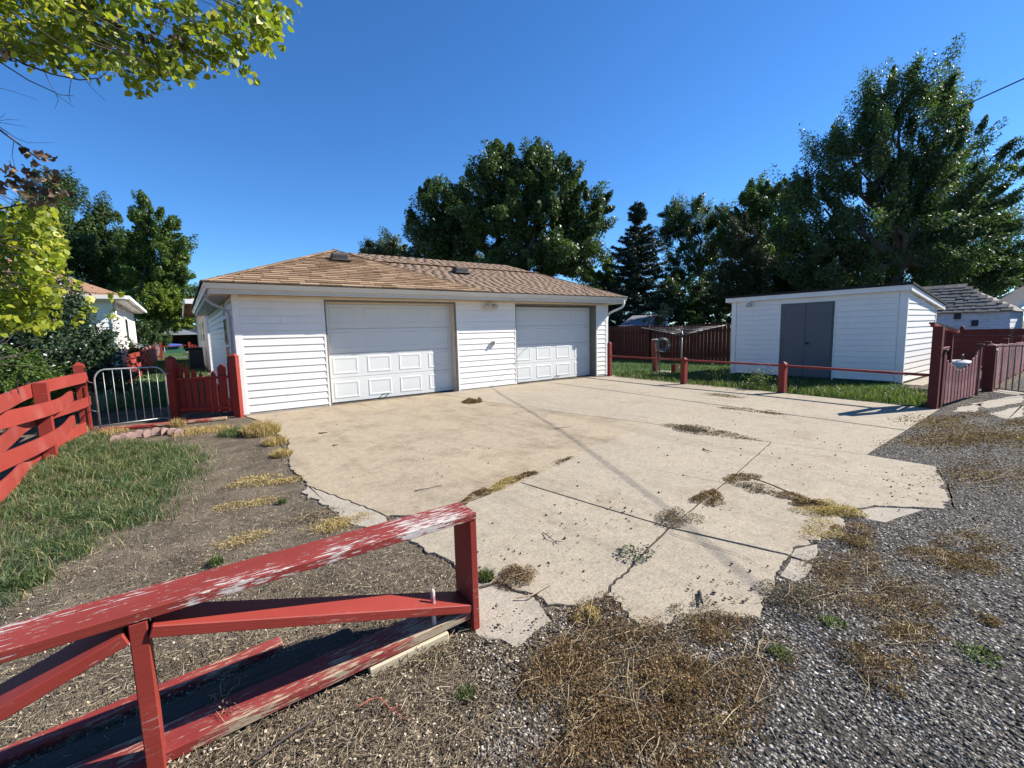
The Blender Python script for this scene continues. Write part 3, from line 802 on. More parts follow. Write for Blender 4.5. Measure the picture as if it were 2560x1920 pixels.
def put_part(lo, hi, mat=SHING):
    if parts_left[0] <= 0: return put_stuff(lo, hi)
    parts_left[0] -= 1
    c = sum(lo, Vector()) / 4
    o = mk('shingle', [p - c for p in lo] + [p - c for p in hi], [(4, 5, 6, 7), (0, 1, 5, 4), (1, 2, 6, 5), (3, 0, 4, 7)], mat, roof, Matrix.Translation(c))
    return o
def put_stuff(lo, hi):
    b = len(stuff['V']); stuff['V'] += [tuple(p) for p in lo + hi]
    stuff['F'] += [(b + 4, b + 5, b + 6, b + 7), (b, b + 1, b + 5, b + 4), (b + 1, b + 2, b + 6, b + 5), (b + 3, b, b + 4, b + 7)]
    v = rng.random(); stuff['a'] += [v] * 4
def flush(name, mat, parent):
    o = npmesh(name, np.array(stuff['V']), np.array(stuff['F']), mat, parent, None, stuff['a'])
    tag(o, kind='stuff')
    for k in stuff: stuff[k] = []
rise = APZ - ez; run = APY - EY; SL = math.hypot(rise, run)
shingles((EX0, EY - .03, ez), (1, 0, 0), (0, run, rise), lambda v: ((APX - EX0) * v / SL, (XR - EX0) - (XR - APX) * v / SL), 26, .142, .37, put_part)
# left slope of the wing (edge-on from here)
rl = APX - EX0; SLL = math.hypot(rise, rl)
shingles((EX0 - .03, YB + .33, ez), (0, -1, 0), (rl, 0, rise), lambda v: (2.3 * v / SLL, YB + .33 - EY - (APY - EY) * v / SLL), 24, .145, .5, put_stuff)
flush('shingle_field', SHINGL, roof)
run2 = RY - EY; rise2 = RZ - ez; SL2 = math.hypot(run2, rise2)
shingles((EX0, EY - .03, ez), (1, 0, 0), (0, run2, rise2), lambda v: (max(APX - EX0, (XR - EX0) - (XR - APX) * v / SL2 - .12), (EX1 - EX0) - (EX1 - RXE) * v / SL2), 26, .142, .24, put_stuff, .005, .0008)
flush('shingle_field', SHINGB, roofr)
# hip and ridge caps
def caps(a, b, wd, step, mat, parent):
    a, b = Vector(a), Vector(b); n = max(2, int((b - a).length / step)); d = (b - a) / n
    for i in range(n):
        o = beam('ridge_cap', a + d * i, a + d * (i + 1.12), wd, .014, mat, parent)
        o.matrix_basis = o.matrix_basis @ Matrix.Rotation(math.radians(-1.8), 4, 'Y')
caps((EX0 + .02, EY + .0, ez + .016), (APX, APY, APZ + .03), .21, .24, SHING, roof)
caps((XR - .05, EY + .03, ez + .018), (APX, APY, APZ + .03), .16, .24, SHING, roof)
caps((APX + .3, RY, RZ + .02), (RXE, RY, RZ + .02), .2, .3, SHING, roofr)
caps((EX1 - .02, EY + .02, ez + .016), (RXE, RY, RZ + .02), .14, .3, SHING, roofr)
caps((EX1 - .95, EY + .05, ez + .03), (10.75, 10.66, 2.92), .10, .3, simple('dark_shingle_joint', (.10, .065, .045), None, 5, .9, .1), roofr)
# drip edge under the shingles
cbox('drip_edge', (EX0 + .01, EY - .028, ez - .012), (EX1 - .01, EY + .06, ez + .001), BLACKROOF, gar, .002)
# roof vents
def vent(c, sx, sy, sz, lab):
    c = Vector(c)
    prof = [(-sy / 2, 0), (-sy / 2, sz * .75), (-sy * .3, sz), (sy * .2, sz), (sy / 2, sz * .35), (sy / 2, 0)]
    V = [(c.x - sx / 2, c.y + y, c.z + z) for y, z in prof] + [(c.x + sx / 2, c.y + y, c.z + z) for y, z in prof]
    n = len(prof)
    o = mk('roof_vent', V, [tuple(range(n)), tuple(range(n, 2 * n))] + [(i, (i + 1) % n, n + (i + 1) % n, n + i) for i in range(n)], VENTB, gar)
    o['label'] = lab
    cbox('vent_base', (c.x - sx * .7, c.y - sy * .75, c.z - .02), (c.x + sx * .7, c.y + sy * .8, c.z + .012), VENTB, o)
    cbox('vent_slot', (c.x - sx * .42, c.y - sy / 2 - .006, c.z + sz * .12), (c.x + sx * .42, c.y - sy / 2 - .002, c.z + sz * .6), DARK, o, .002)
vc = AY(850, 652, 11.35); vent((vc[0], 11.42, ez + (11.42 - EY) * rise / run), .34, .34, .17, 'large brown roof vent near the hip tip')
vent((6.5, 11.30, ez + (11.30 - EY) * rise2 / run2), .36, .32, .16, 'smaller looking brown roof vent by the lower ridge')
# twin floodlight under the eave
fl = AY(1225, 762, FY - .06)
fx = cbox('floodlight', (fl[0] - .05, FY - .07, 2.14), (fl[0] + .05, FY - .018, 2.24), CREAM, gar, .01)
for s in (-1, 1):
    a = Vector((fl[0] + s * .05, FY - .07, 2.17)); b = Vector((fl[0] + s * .13 - .02, FY - .16, 2.10))
    V, Fc = tubedata([a, a + (b - a) * .45, a + (b - a) * .75, b, b + (b - a).normalized() * .03], [.022, .036, .066, .076, .066], 12)
    mk('lamp_head', V, Fc, PLASTW, fx, None, True)
ob = AY(1233, 858, FY - .02)
bx = cbox('outlet_box', (ob[0] - .05, FY - .07, ob[2] - .05), (ob[0] + .05, FY - .012, ob[2] + .06), GUTTER, gar, .006)
cbox('outlet_cover', (ob[0] - .045, FY - .10, ob[2] - .03), (ob[0] + .01, FY - .071, ob[2] + .055), WEATHERSTRIP, bx, .006)

# ---------------------------------------------------------------- white shed with grey double door
SX, SY0, SY1, SXB = 13.57, 3.11, 7.2, 16.15
shed = thing('white_shed', (SX, 5.1, 0), 'white vinyl sided shed with grey double door and flat sloping roof', 'shed')
DY0, DY1, DH = 4.54, 5.80, 2.01
zf = lambda x: 2.285 - (x - (SX - .1)) * (2.285 - 1.875) / 3.15       # underside line of the roof slab
cbox('wall', (SX + .003, SY0 + .012, -.05), (SX + .12, DY0 - .03, 2.17), WHITE, shed, .002)
cbox('wall', (SX + .003, DY1 + .03, -.05), (SX + .12, SY1 - .012, 2.17), WHITE, shed, .002)
cbox('wall', (SX + .003, DY0 - .03, DH + .03), (SX + .12, DY1 + .03, 2.17), WHITE, shed, .002)
V = [(SX + .12, SY0 + .003, -.05), (SXB, SY0 + .003, -.05), (SXB, SY0 + .003, zf(SXB) - .1), (SX + .12, SY0 + .003, 2.17)]
prism('wall', V, (0, .12, 0), WHITE, shed)
cbox('wall', (SXB - .12, SY0 + .123, -.05), (SXB, SY1 - .012, 1.75), WHITE, shed, .002)
cbox('wall', (SX + .12, SY1 - .13, -.05), (SXB - .12, SY1 - .012, 1.75), WHITE, shed, .002)
siding(shed, (SX, 0, 0), (0, 1, 0), (-1, 0, 0), SY0 + .14, DY0 - .05, .05, 2.17)
siding(shed, (SX, 0, 0), (0, 1, 0), (-1, 0, 0), DY1 + .05, SY1 - .14, .05, 2.17)
siding(shed, (SX, 0, 0), (0, 1, 0), (-1, 0, 0), DY0 - .05, DY1 + .05, DH + .05, 2.17)
siding(shed, (0, SY0, 0), (1, 0, 0), (0, -1, 0), SX + .02, SXB - .06, .05, 1.74)
for k in range(3):
    z = 1.74 + k * .1415
    xe = SX - .1 + (2.285 - .06 - (z + .1415)) * 3.15 / .41
    if xe > SX + .2: siding(shed, (0, SY0, 0), (1, 0, 0), (0, -1, 0), SX + .02, min(xe, SXB - .06), z, z + .14)
cbox('corner_trim', (SX - .026, SY0 - .02, .02), (SX - .002, SY0 + .13, 2.2), TRIMW, shed, .003)
cbox('corner_trim', (SX - .027, SY0 - .026, .02), (SX + .03, SY0 - .004, 2.2), TRIMW, shed, .003)
cbox('corner_trim', (SX - .026, SY1 - .13, .02), (SX - .002, SY1 + .012, 2.2), TRIMW, shed, .003)
cbox('corner_trim', (SXB - .05, SY0 - .026, .02), (SXB + .02, SY0 - .002, 1.80), TRIMW, shed, .003)
cbox('foundation', (SX - .02, SY0 - .02, -.1), (SXB + .02, SY1 + .02, .045), DIRTM, shed)
# roof slab: black roofing on a white fascia
fx0, fx1, fy0, fy1 = SX - .1, SXB + .55, SY0 - .09, SY1 + .16
def sl(x, dz): return zf(x) + dz
prism('fascia', [(fx0 + .001, fy0, sl(fx0, -.125)), (fx1, fy0, sl(fx1, -.125)), (fx1, fy0, sl(fx1, -.002)), (fx0 + .001, fy0, sl(fx0, -.002))], (0, .025, 0), TRIMW, shed)
cbox('fascia', (fx0 - .024, fy0 - .002, 2.16), (fx0, fy1, 2.283), TRIMW, shed, .003)
prism('soffit', [(fx0 + .002, fy0 + .026, sl(fx0, -.115)), (fx1, fy0 + .026, sl(fx1, -.115)), (fx1, fy0 + .026, sl(fx1, -.1)), (fx0 + .002, fy0 + .026, sl(fx0, -.1))], (0, fy1 - fy0 - .03, 0), TRIMW, shed)
prism('roof', [(fx0 - .06, fy0 - .03, sl(fx0 - .06, .0)), (fx1 + .03, fy0 - .03, sl(fx1 + .03, .0)), (fx1 + .03, fy0 - .03, sl(fx1 + .03, .05)), (fx0 - .06, fy0 - .03, sl(fx0 - .06, .05))], (0, fy1 - fy0 + .06, 0), BLACKROOF, shed)
# doors
cbox('door_frame', (SX - .03, DY0 - .05, .0), (SX + .002, DY0 - .015, DH + .05), TRIMW, shed, .003)
cbox('door_frame', (SX - .03, DY1 + .015, .0), (SX + .002, DY1 + .05, DH + .05), TRIMW, shed, .003)
cbox('door_frame', (SX - .032, DY0 - .05, DH + .015), (SX + .002, DY1 + .05, DH + .05), TRIMW, shed, .003)
dfr = cbox('double_door', (SX - .012, DY0 - .014, .03), (SX + .03, DY1 + .014, DH + .014), GREYDOOR, shed, .003)
dm = 5.19
cbox('door_leaf', (SX - .03, DY0 + .035, .04), (SX - .0125, dm - .003, DH - .03), GREYDOOR, dfr, .004)
cbox('door_leaf', (SX - .03, dm + .003, .04), (SX - .0125, DY1 - .10, DH - .03), GREYDOOR, dfr, .004)
for z in (.35, 1.05, 1.75):
    tube('hinge', [(SX - .034, DY0 + .03, z - .05), (SX - .034, DY0 + .03, z + .05)], .008, GREYDOOR, dfr, 6)
    tube('hinge', [(SX - .034, DY1 - .095, z - .05), (SX - .034, DY1 - .095, z + .05)], .008, GREYDOOR, dfr, 6)
tube('door_knob', [(SX - .03, dm - .07, .95), (SX - .06, dm - .07, .95), (SX - .065, dm - .07, .95), (SX - .085, dm - .07, .95), (SX - .095, dm - .07, .95)], [.03, .015, .03, .035, .02], BLACKM, dfr, 10)
sl_ = cbox('porch_light', (SX - .05, 6.62, 2.06), (SX - .018, 6.72, 2.15), TRIMW, shed, .006)
tube('lamp_bowl', [(SX - .09, 6.67, 2.10), (SX - .1, 6.67, 2.07), (SX - .1, 6.67, 2.03), (SX - .1, 6.67, 2.0)], [.035, .075, .08, .05], PLASTW, sl_, 12)

# ---------------------------------------------------------------- fence posts
def post(name, x, y, h, s, mat, parent, point=.045, rot=0, z0=-.12):
    """square post with a pyramid top"""
    hs = s / 2
    V = [(-hs, -hs, 0), (hs, -hs, 0), (hs, hs, 0), (-hs, hs, 0), (-hs, -hs, h - z0 - point), (hs, -hs, h - z0 - point), (hs, hs, h - z0 - point), (-hs, hs, h - z0 - point), (0, 0, h - z0)]
    Fc = [(0, 1, 5, 4), (1, 2, 6, 5), (2, 3, 7, 6), (3, 0, 4, 7), (4, 5, 8), (5, 6, 8), (6, 7, 8), (7, 4, 8), (0, 1, 2, 3)]
    return mk(name, V, Fc, mat, parent, Matrix.Translation((x, y, z0)) @ Matrix.Rotation(rot, 4, 'Z'))
rf = thing('rail_fence', (10.28, 5.5, 0), 'low dark red fence with one thin rail along the driveway edge', 'fence')
PP = [(10.64, 9.47, 1.075, .10), (10.31, 6.69, .70, .125), (10.275, 4.32, .685, .125)]
for x, y, h, s in PP:
    post('post', x, y, h, s, REDSHADE, rf, .05)
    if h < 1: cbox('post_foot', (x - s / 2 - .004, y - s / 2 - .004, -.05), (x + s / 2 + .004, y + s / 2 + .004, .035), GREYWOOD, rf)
beam('rail', (10.58, 9.42, .635), (10.32, 6.75, .622), .075, .04, REDSHADE, rf)
beam('rail', (10.30, 6.63, .618), (10.27, 4.38, .592), .085, .04, REDSHADE, rf)
beam('rail', (10.265, 4.26, .588), (10.0, 1.93, .555), .085, .04, REDSHADE, rf)

# ---------------------------------------------------------------- red gate and fences at the alley end
tw = thing('roofed_post', (9.97, 1.86, 0), 'tall dark red gate post with a small slanted roof where the rail ends', 'post')
post('post_shaft', 9.97, 1.86, 1.36, .125, REDDARK, tw, .0)
pa, pb = np.array([9.97, 1.86, 0]), AD(2371, 900, 7.9)
cbox('upright', (pb[0] - .04, pb[1] - .04, .6), (pb[0] + .04, pb[1] + .04, 1.27), REDDARK, tw)
for z in (.62, .98): beam('crosspiece', (pa[0] + .08, pa[1] - .02, z), (pb[0] - .045, pb[1], z), .04, .05, REDDARK, tw)
for z in (.70, .80, .90): beam('slat', (pa[0] + .08, pa[1] + .03, z), (pb[0] - .045, pb[1] + .04, z), .02, .08, REDDARK, tw)
beam('rafter', (pa[0] - .06, pa[1] + .07, 1.38), (pb[0] + .10, pb[1] - .07, 1.25), .06, .05, RED, tw)
rfv = [(pa[0] - .08, pa[1] + .05, 1.40), (pb[0] - .02, pb[1] - .10, 1.275), (pb[0] + .18, pb[1] + .0, 1.275), (pa[0] + .12, pa[1] + .15, 1.40)]
prism('roof', rfv, (0, 0, .03), BLACKROOF, tw)
gl = thing('picket_gate', (11.1, 1.75, 0), 'weathered red picket gate with a dipped top edge standing open beside the alley', 'gate')
ga, gb = Vector((10.10, 1.80, 0)), Vector((12.10, 1.66, 0))
d = gb - ga; npk = 23
for i in range(npk):
    t = (i + .5) / npk
    c = ga + d * t
    top = .60 + .33 * (2 * t - 1) ** 2 + .02 * rng.normal()
    beam('picket', (c.x, c.y + .007 * (i % 2), .05), (c.x, c.y + .007 * (i % 2), top), .076, .02, REDGREY, gl, up=(-d.y, d.x, 0))
for z in (.16, .52): beam('gate_rail', ga + Vector((0, .035, z)), gb + Vector((0, .035, z)), .035, .07, REDDARK, gl)
for c, h in ((ga, .95), (gb, .97)):
    beam('stile', (c.x, c.y, .03), (c.x, c.y, h), .09, .05, REDDARK, gl, up=(-d.y, d.x, 0))
    cbox('stile_cap', (c.x - .05, c.y - .05, h + .001), (c.x + .05, c.y + .05, h + .03), GREYWOOD, gl)
p5 = thing('fence_post', (13.25, 1.66, 0), 'square dark red post between the dipped gate and the metal gate', 'post')
post('post_shaft', 13.25, 1.66, .97, .15, REDDARK, p5, .04)
cbox('metal_hinge', (13.16, 1.57, .82), (13.30, 1.585, .86), GALV, p5)
pf = thing('plank_fence', (16.5, 1.7, 0), 'faded red vertical plank fence receding behind the thin metal gate', 'fence')
for i in range(22):
    x = 14.0 + i * .215
    beam('plank', (x, 1.70, -.02 if i % 5 else .03), (x, 1.70, .90 - .004 * i + .012 * rng.normal()), .20, .022, REDGREY, pf, up=(0, 1, 0))
for z in (.22, .72): beam('fence_rail', (13.9, 1.735, z), (18.8, 1.735, z), .04, .08, REDDARK, pf)
for x in (14.0, 16.3, 18.7): cbox('post', (x - .05, 1.76, -.1), (x + .05, 1.86, .98), REDDARK, pf)
mg = thing('metal_gate', (13.3, 1.3, 0), 'thin dark metal bar gate swung open in front of faded plank fence', 'gate')
ma, mb = Vector((13.45, 1.60, 0)), Vector((12.95, .95, 0))
md = mb - ma
for z in (.04, .90): tube('gate_bar', [ma + Vector((0, 0, z)), mb + Vector((0, 0, z + (.05 if z > .5 else 0)))], .014, WEATHERSTRIP, mg, 6)
for i in range(8):
    c = ma + md * (i / 7)
    tube('gate_bar', [c + Vector((0, 0, .04)), c + Vector((0, 0, .90 + .05 * i / 7))], .012 if i else .02, WEATHERSTRIP, mg, 6)
hp = thing('board_fence', (20, 3, 0), 'dark red horizontal board fence in front of the old peeling shed', 'fence')
for k in range(6):
    beam('board', (20.0, 1.2, .12 + k * .19), (20.0, 5.4, .12 + k * .19), .025, .188, REDDARK, hp)
for y in (1.3, 3.2, 5.2): post('post', 20.08, y, 1.28, .1, REDDARK, hp, .04)
tb = thing('white_tub', (13.2, 2.1, 0), 'white plastic tub with bowed lid behind the dipped gate', 'tub')
V, Fc = tubedata([(13.2, 2.1, -.02), (13.2, 2.1, .05), (13.2, 2.1, .50), (13.2, 2.1, .54), (13.2, 2.1, .58), (13.2, 2.1, .62)], [.24, .26, .31, .33, .31, .12], 16)
mk('tub_body', V, Fc, PLASTW, tb, None, True)
tube('lid_handle', [(13.1, 2.05, .60), (13.1, 2.05, .72), (13.2, 2.05, .74), (13.22, 2.05, .60)], .012, BLACKM, tb, 6)

# ---------------------------------------------------------------- old peeling shed and grey house beyond
osx = 24.0
oc = AX(2518, 860, osx); ol = AX(2330, 860, osx); zt = AX(2518, 776, osx)[2]
old = thing('old_shed', (osx, (oc[1] + ol[1]) / 2, 0), 'old wooden shed with peeling white boards and weathered shake roof', 'shed')
cbox('wall', (osx, oc[1], -.1), (osx + .1, ol[1] + 1.5, zt), OLDWHITE, old)
cbox('wall', (osx + .1, oc[1] + .002, -.1), (osx + 3.2, oc[1] + .1, zt), OLDWHITE, old)
siding(old, (osx, 0, 0), (0, 1, 0), (-1, 0, 0), oc[1] + .02, ol[1] + 1.5, .3, zt, .21, OLDWHITE, 'board')
siding(old, (0, oc[1], 0), (1, 0, 0), (0, -1, 0), osx + .02, osx + 3.2, .3, zt, .21, OLDWHITE, 'board')
oy0, oy1 = oc[1] - .15, ol[1] + 1.5
rdg = AX(2405, 712, osx + 1.7)
ro = mk('roof', [(osx - .15, oy0, zt - .03), (osx - .15, oy1, zt - .03), (osx + 1.6, oy1, rdg[2]), (osx + 1.6, rdg[1], rdg[2]), (osx + 3.35, oy0, zt - .03), (osx + 3.35, oy1, zt - .03)],
        [(0, 1, 2, 3), (0, 3, 4), (3, 2, 5, 4), (0, 4, 5, 1)], OLDROOF, old)
o_, u_, up_, n_ = roof_frame((osx - .15, oy1, zt - .03), (0, -1, 0), (1.75, 0, rdg[2] - zt + .03))
slo = math.hypot(1.75, rdg[2] - zt + .03)
for k in range(9):
    v0 = k * slo / 9
    x = 0; xm = (oy1 - oy0) - (oy1 - oy0 - (oy1 - rdg[1])) * v0 / slo
    while x < xm - .1:
        wv = .24 + .16 * rng.random(); x1 = min(x + wv, xm)
        jl = .03 * rng.normal()
        lo = [o_ + u_ * x + up_ * (v0 + jl), o_ + u_ * (x1 - .012) + up_ * (v0 + jl), o_ + u_ * (x1 - .012) + up_ * (v0 + slo / 9 * 1.2), o_ + u_ * x + up_ * (v0 + slo / 9 * 1.2)]
        c = sum(lo, Vector()) / 4
        mk('shake', [p + n_ * .001 - c for p in lo] + [p + n_ * t - c for p, t in zip(lo, (.04, .03, .008, .008))], [(4, 5, 6, 7), (0, 1, 5, 4), (1, 2, 6, 5), (3, 0, 4, 7)], OLDROOF, ro, Matrix.Translation(c))
        x = x1
for px, py in ((2394, 790), (2437, 807)):
    q = AX(px, py, osx - .03); cbox('wall_bracket', (osx - .07, q[1] - .09, q[2] - .12), (osx - .02, q[1] + .09, q[2] + .1), DARK, old)
gh = thing('grey_house', (27, -1, 0), 'house with dark grey shingle roof and white rake at the picture edge', 'house')
hc = AX(2538, 778, 27.5)
ha, hb = AX(2490, 716, 32), AX(2600, 690, 32)
mk('roof', [(27.3, hc[1] + .1, hc[2]), (27.3, hc[1] - 7, hc[2] + 6.1), (36, hc[1] - 7, hc[2] + 6.1), (36, hc[1] + 2.8, hc[2] + .1)], [(0, 1, 2, 3)], GREYROOF, gh)
prism('rake_board', [(27.25, hc[1] + .15, hc[2] - .16), (27.25, hc[1] - 7, hc[2] + 6.05), (27.25, hc[1] - 7, hc[2] + 6.3), (27.25, hc[1] + .15, hc[2] + .08)], (.06, 0, 0), TRIMW, gh)
prism('wall', [(27.6, hc[1] - .5, -.1), (27.6, hc[1] - 7, -.1), (27.6, hc[1] - 7, hc[2] + 5.8), (27.6, hc[1] - .5, hc[2] + .25)], (.2, 0, 0), OLDWHITE, gh)
cbox('wall', (27.8, hc[1] - .7, -.1), (35.5, hc[1] - .5, hc[2]), OLDWHITE, gh)

# ---------------------------------------------------------------- brown privacy fence, clothesline, hose post
bf = thing('privacy_fence', (17, 12, 0), 'tall dark brown plank privacy fence behind the rotary clothesline', 'fence')
f0, f1, f2 = Vector((16.35, 17.2, 0)), Vector((16.96, 12.715, 0)), Vector((18.1, 7.6, 0))
def planks(a, b, h0, h1, wd, mat, parent, inset=0.0):
    n = int((b - a).length / wd); d = (b - a) / n
    for i in range(n):
        c = a + d * (i + .5)
        h = h0 + (h1 - h0) * i / n
        beam('plank', (c.x, c.y, -.02), (c.x, c.y, h + .006 * rng.normal()), wd - .008, .018 + .004 * (i % 2), mat, parent, up=(-d.y, d.x, 0))
planks(f0, f1, 1.62, 1.57, .145, BROWNF, bf); planks(f1, f2, 1.55, 1.60, .145, BROWNF, bf)
for c, h in ((f0, 1.65), (f1, 1.62), (f2, 1.65)): cbox('post', (c.x - .16, c.y - .05, -.1), (c.x - .06, c.y + .05, h), BROWNF, bf)
for a, b in ((f0, f1), (f1, f2)):
    for z in (.35, 1.3): beam('fence_rail', a + Vector((.06, 0, z)), b + Vector((.06, 0, z)), .04, .09, BROWNF, bf)
cl = thing('rotary_clothesline', (13.4, 8.8, 0), 'silver umbrella clothesline with four arms standing on the shaded lawn', 'clothesline')
cx, cy = 13.41, 8.80
tube('pole', [(cx, cy, -.1), (cx, cy, 1.40)], .024, SILVER, cl, 10)
tube('hub', [(cx, cy, 1.14), (cx, cy, 1.15), (cx, cy, 1.25), (cx, cy, 1.26)], [.03, .05, .05, .03], BLACKM, cl, 10)
tube('hub', [(cx, cy, 1.36), (cx, cy, 1.37), (cx, cy, 1.42), (cx, cy, 1.43)], [.03, .045, .045, .03], BLACKM, cl, 10)
tips = []
for a, (px, py) in zip((0, 1), ((1604, 815), (1820, 818))):
    pass
dirs = [Vector((-.71, 1.08, 0)).normalized(), Vector((.71, -1.08, 0)).normalized(), Vector((1.08, .71, 0)).normalized(), Vector((-1.08, -.71, 0)).normalized()]
for dv in dirs:
    t = Vector((cx, cy, 1.20)) + dv * 1.30 + Vector((0, 0, .29)); tips.append(t)
    tube('arm', [Vector((cx, cy, 1.20)) + dv * .03, t], .013, SILVER, cl, 6)
    m = Vector((cx, cy, 1.20)) + (t - Vector((cx, cy, 1.2))) * .5
    tube('stay', [Vector((cx, cy, 1.40)), m], .006, SILVER, cl, 5)
for f in (.35, .5, .65, .8, .95):
    o4 = [tips[0], tips[2], tips[1], tips[3]]
    b0 = Vector((cx, cy, 1.20))
    for i in range(4):
        a, b = b0 + (o4[i] - b0) * f, b0 + (o4[(i + 1) % 4] - b0) * f
        tube('line', [a, (a + b) / 2 - Vector((0, 0, .03)), b], .0035, SILVER, cl, 4)
hpst = thing('hose_post', (12.66, 9.28, 0), 'leaning dark red post carrying the hose reel on the lawn', 'post')
beam('post_shaft', (12.66, 9.28, -.1), (12.60, 9.30, 1.06), .15, .12, REDDARK, hpst, up=(1, 0, 0))
cbox('post_cap', (12.56, 9.20, 1.06), (12.70, 9.36, 1.10), PLASTW, hpst)
hr = thing('hose_reel', (12.75, 9.0, .85), 'black hose reel hung on the leaning red post', 'hose reel')
hcx = AD(1656, 862, 14.05)
fw = Vector((-.45, -.9, 0)).normalized(); sd = Vector((.9, -.45, 0))
def ring(c, r, n=24, w_=0): return [Vector(c) + sd * (r * math.cos(2 * math.pi * i / n)) + Vector((0, 0, r * math.sin(2 * math.pi * i / n))) + fw * w_ for i in range(n + 1)]
for k, (r, w_) in enumerate(((.19, 0), (.17, .05), (.18, -.05), (.15, .02), (.155, -.03))): tube('hose_coil', ring(hcx, r, 24, w_), .022, HOSE, hr, 6)
tube('reel_rim', ring(hcx, .215, 24, .09), .008, HOSE, hr, 6); tube('reel_rim', ring(hcx, .215, 24, -.09), .008, HOSE, hr, 6)  # rims take the dark hose colour, which stands in for shade
tube('loose_hose', [hcx + np.array([-.12, .05, -.1]), hcx + np.array([-.1, .02, -.4]), hcx + np.array([-.14, 0, -.65]), (hcx[0] - .12, hcx[1], .02), (hcx[0] + .1, hcx[1] - .2, .0)], .016, HOSE, hr, 6)
sp = G(1660, 930)
st = tag(tube('stone_pad', [(sp[0], sp[1], -.05), (sp[0], sp[1], .0), (sp[0], sp[1], .03), (sp[0], sp[1], .035)], [.25, .27, .26, .2], CONCG, None, 14), 'round concrete pad lying beside the hose post', 'paving stone')
ss = G(1686, 932); stp = thing('stump_post', (ss[0], ss[1], 0), 'short dark red post stump near the clothesline pole', 'post')
post('post_shaft', ss[0], ss[1], .29, .14, REDDARK, stp, .01)

# ---------------------------------------------------------------- left board fence (woven planks)
def bent(name, pts, wd, th, mat, parent):
    """plank standing on edge that follows pts"""
    V, Fc = [], []
    for i, p in enumerate(pts):
        d = (Vector(pts[min(i + 1, len(pts) - 1)]) - Vector(pts[max(i - 1, 0)])).normalized()
        s = d.cross(Vector((0, 0, 1))).normalized(); u = s.cross(d)
        for a, b in ((-1, -1), (1, -1), (1, 1), (-1, 1)): V.append(Vector(p) + s * a * th / 2 + u * b * wd / 2)
        if i:
            for k in range(4): Fc.append((4 * i - 4 + k, 4 * i - 4 + (k + 1) % 4, 4 * i + (k + 1) % 4, 4 * i + k))
    Fc += [(0, 1, 2, 3), tuple(range(len(V) - 4, len(V)))]
    c = Vector(pts[len(pts) // 2])
    return mk(name, [v - c for v in V], Fc, mat, parent, Matrix.Translation(c) )
wf = thing('woven_fence', (-1.46, 7.5, 0), 'red fence of wide woven planks beside the grass patch', 'fence')
post('post', -1.40, 10.23, 1.14, .13, RED, wf, .055)
post('post', -1.467, 8.0, .965, .125, RED, wf, .0)
post('post', -1.53, 5.7, .97, .125, RED, wf, .0)
REDX = redpaint('red_fence_paint', (.275, .040, .027), .6, (.5, .4, .35), .71, .75, fade=(.30, .055, .045))
def wx(y): return -1.40 + (y - 10.23) * .029
for zc, side, wd, y1 in ((.885, -1, .165, 10.2), (.655, 1, .17, 9.95), (.51, -1, .15, 10.2), (.275, 1, .17, 9.85), (.11, -1, .16, 9.75)):
    pts = []
    for i in range(15):
        y = 5.2 + (y1 - 5.2) * i / 14
        w_ = math.cos((y - 8.0) / 2.25 * math.pi)
        x = wx(y) + side * .085 * w_
        pts.append((x, y, zc + .012 * math.sin(y * 1.3 + zc * 9) - .018 * (y - 8) * (1 if side > 0 else .2)))
    bent('plank', pts, wd, .022, REDX, wf)
# its continuation along the back garden
wf2 = thing('back_woven_fence', (-1.6, 30, 0), 'distant red woven plank fence along the sunny back lawn', 'fence')
for i in range(11):
    y = 21 + i * 2.3
    post('post', -1.55 - .01 * i, y, 1.02, .12, RED, wf2, .04)
    if i < 10:
        for k in range(5):
            sgn = 1 if (i + k) % 2 else -1
            pts = [(-1.55 + sgn * .09 * math.sin(math.pi * j / 6), y + 2.3 * j / 6, .12 + k * .2 + .02 * math.sin(i * 3 + k)) for j in range(7)]
            bent('plank', pts, .165, .022, REDX, wf2)

# ---------------------------------------------------------------- pipe gate
pg = thing('pipe_gate', (-.74, 10.12, 0), 'galvanised pipe gate with thin vertical bars and rounded corners', 'gate')
gA, gB = Vector((-1.21, 10.02, 0)), Vector((-.29, 10.24, 0)); gd_ = gB - gA
def gp_(t, z): return gA + gd_ * t + Vector((0, 0, z))
fr = [gp_(0, .0), gp_(0, .82)] + [gp_(.16 - .16 * math.cos(a), .82 + .18 * math.sin(a)) for a in (.3, .6, .9, 1.2, 1.5)] + [gp_(.84 + .16 * math.sin(a), .99 - .18 + .18 * math.cos(a)) for a in (.05, .4, .7, 1.0, 1.3, 1.57)] + [gp_(1, .06)]
tube('gate_frame', fr, .014, GALV, pg, 8)
tube('bottom_rail', [gp_(0, .065), gp_(1, .065)], .013, GALV, pg, 8)
for i in range(7):
    t = (i + 1) / 8
    z1 = .985 if .15 < t < .85 else .95
    tube('gate_bar', [gp_(t, .065), gp_(t, z1)], .006, GALV, pg, 6)
tube('latch', [gp_(.95, .86), gp_(1.07, .86)], .01, GALV, pg, 6)
for z in (.78, .30): tube('hinge_wire', [gp_(0, z), (-1.31, 10.12, z + .03), (-1.34, 10.16, z)], .008, GALV, pg, 6)

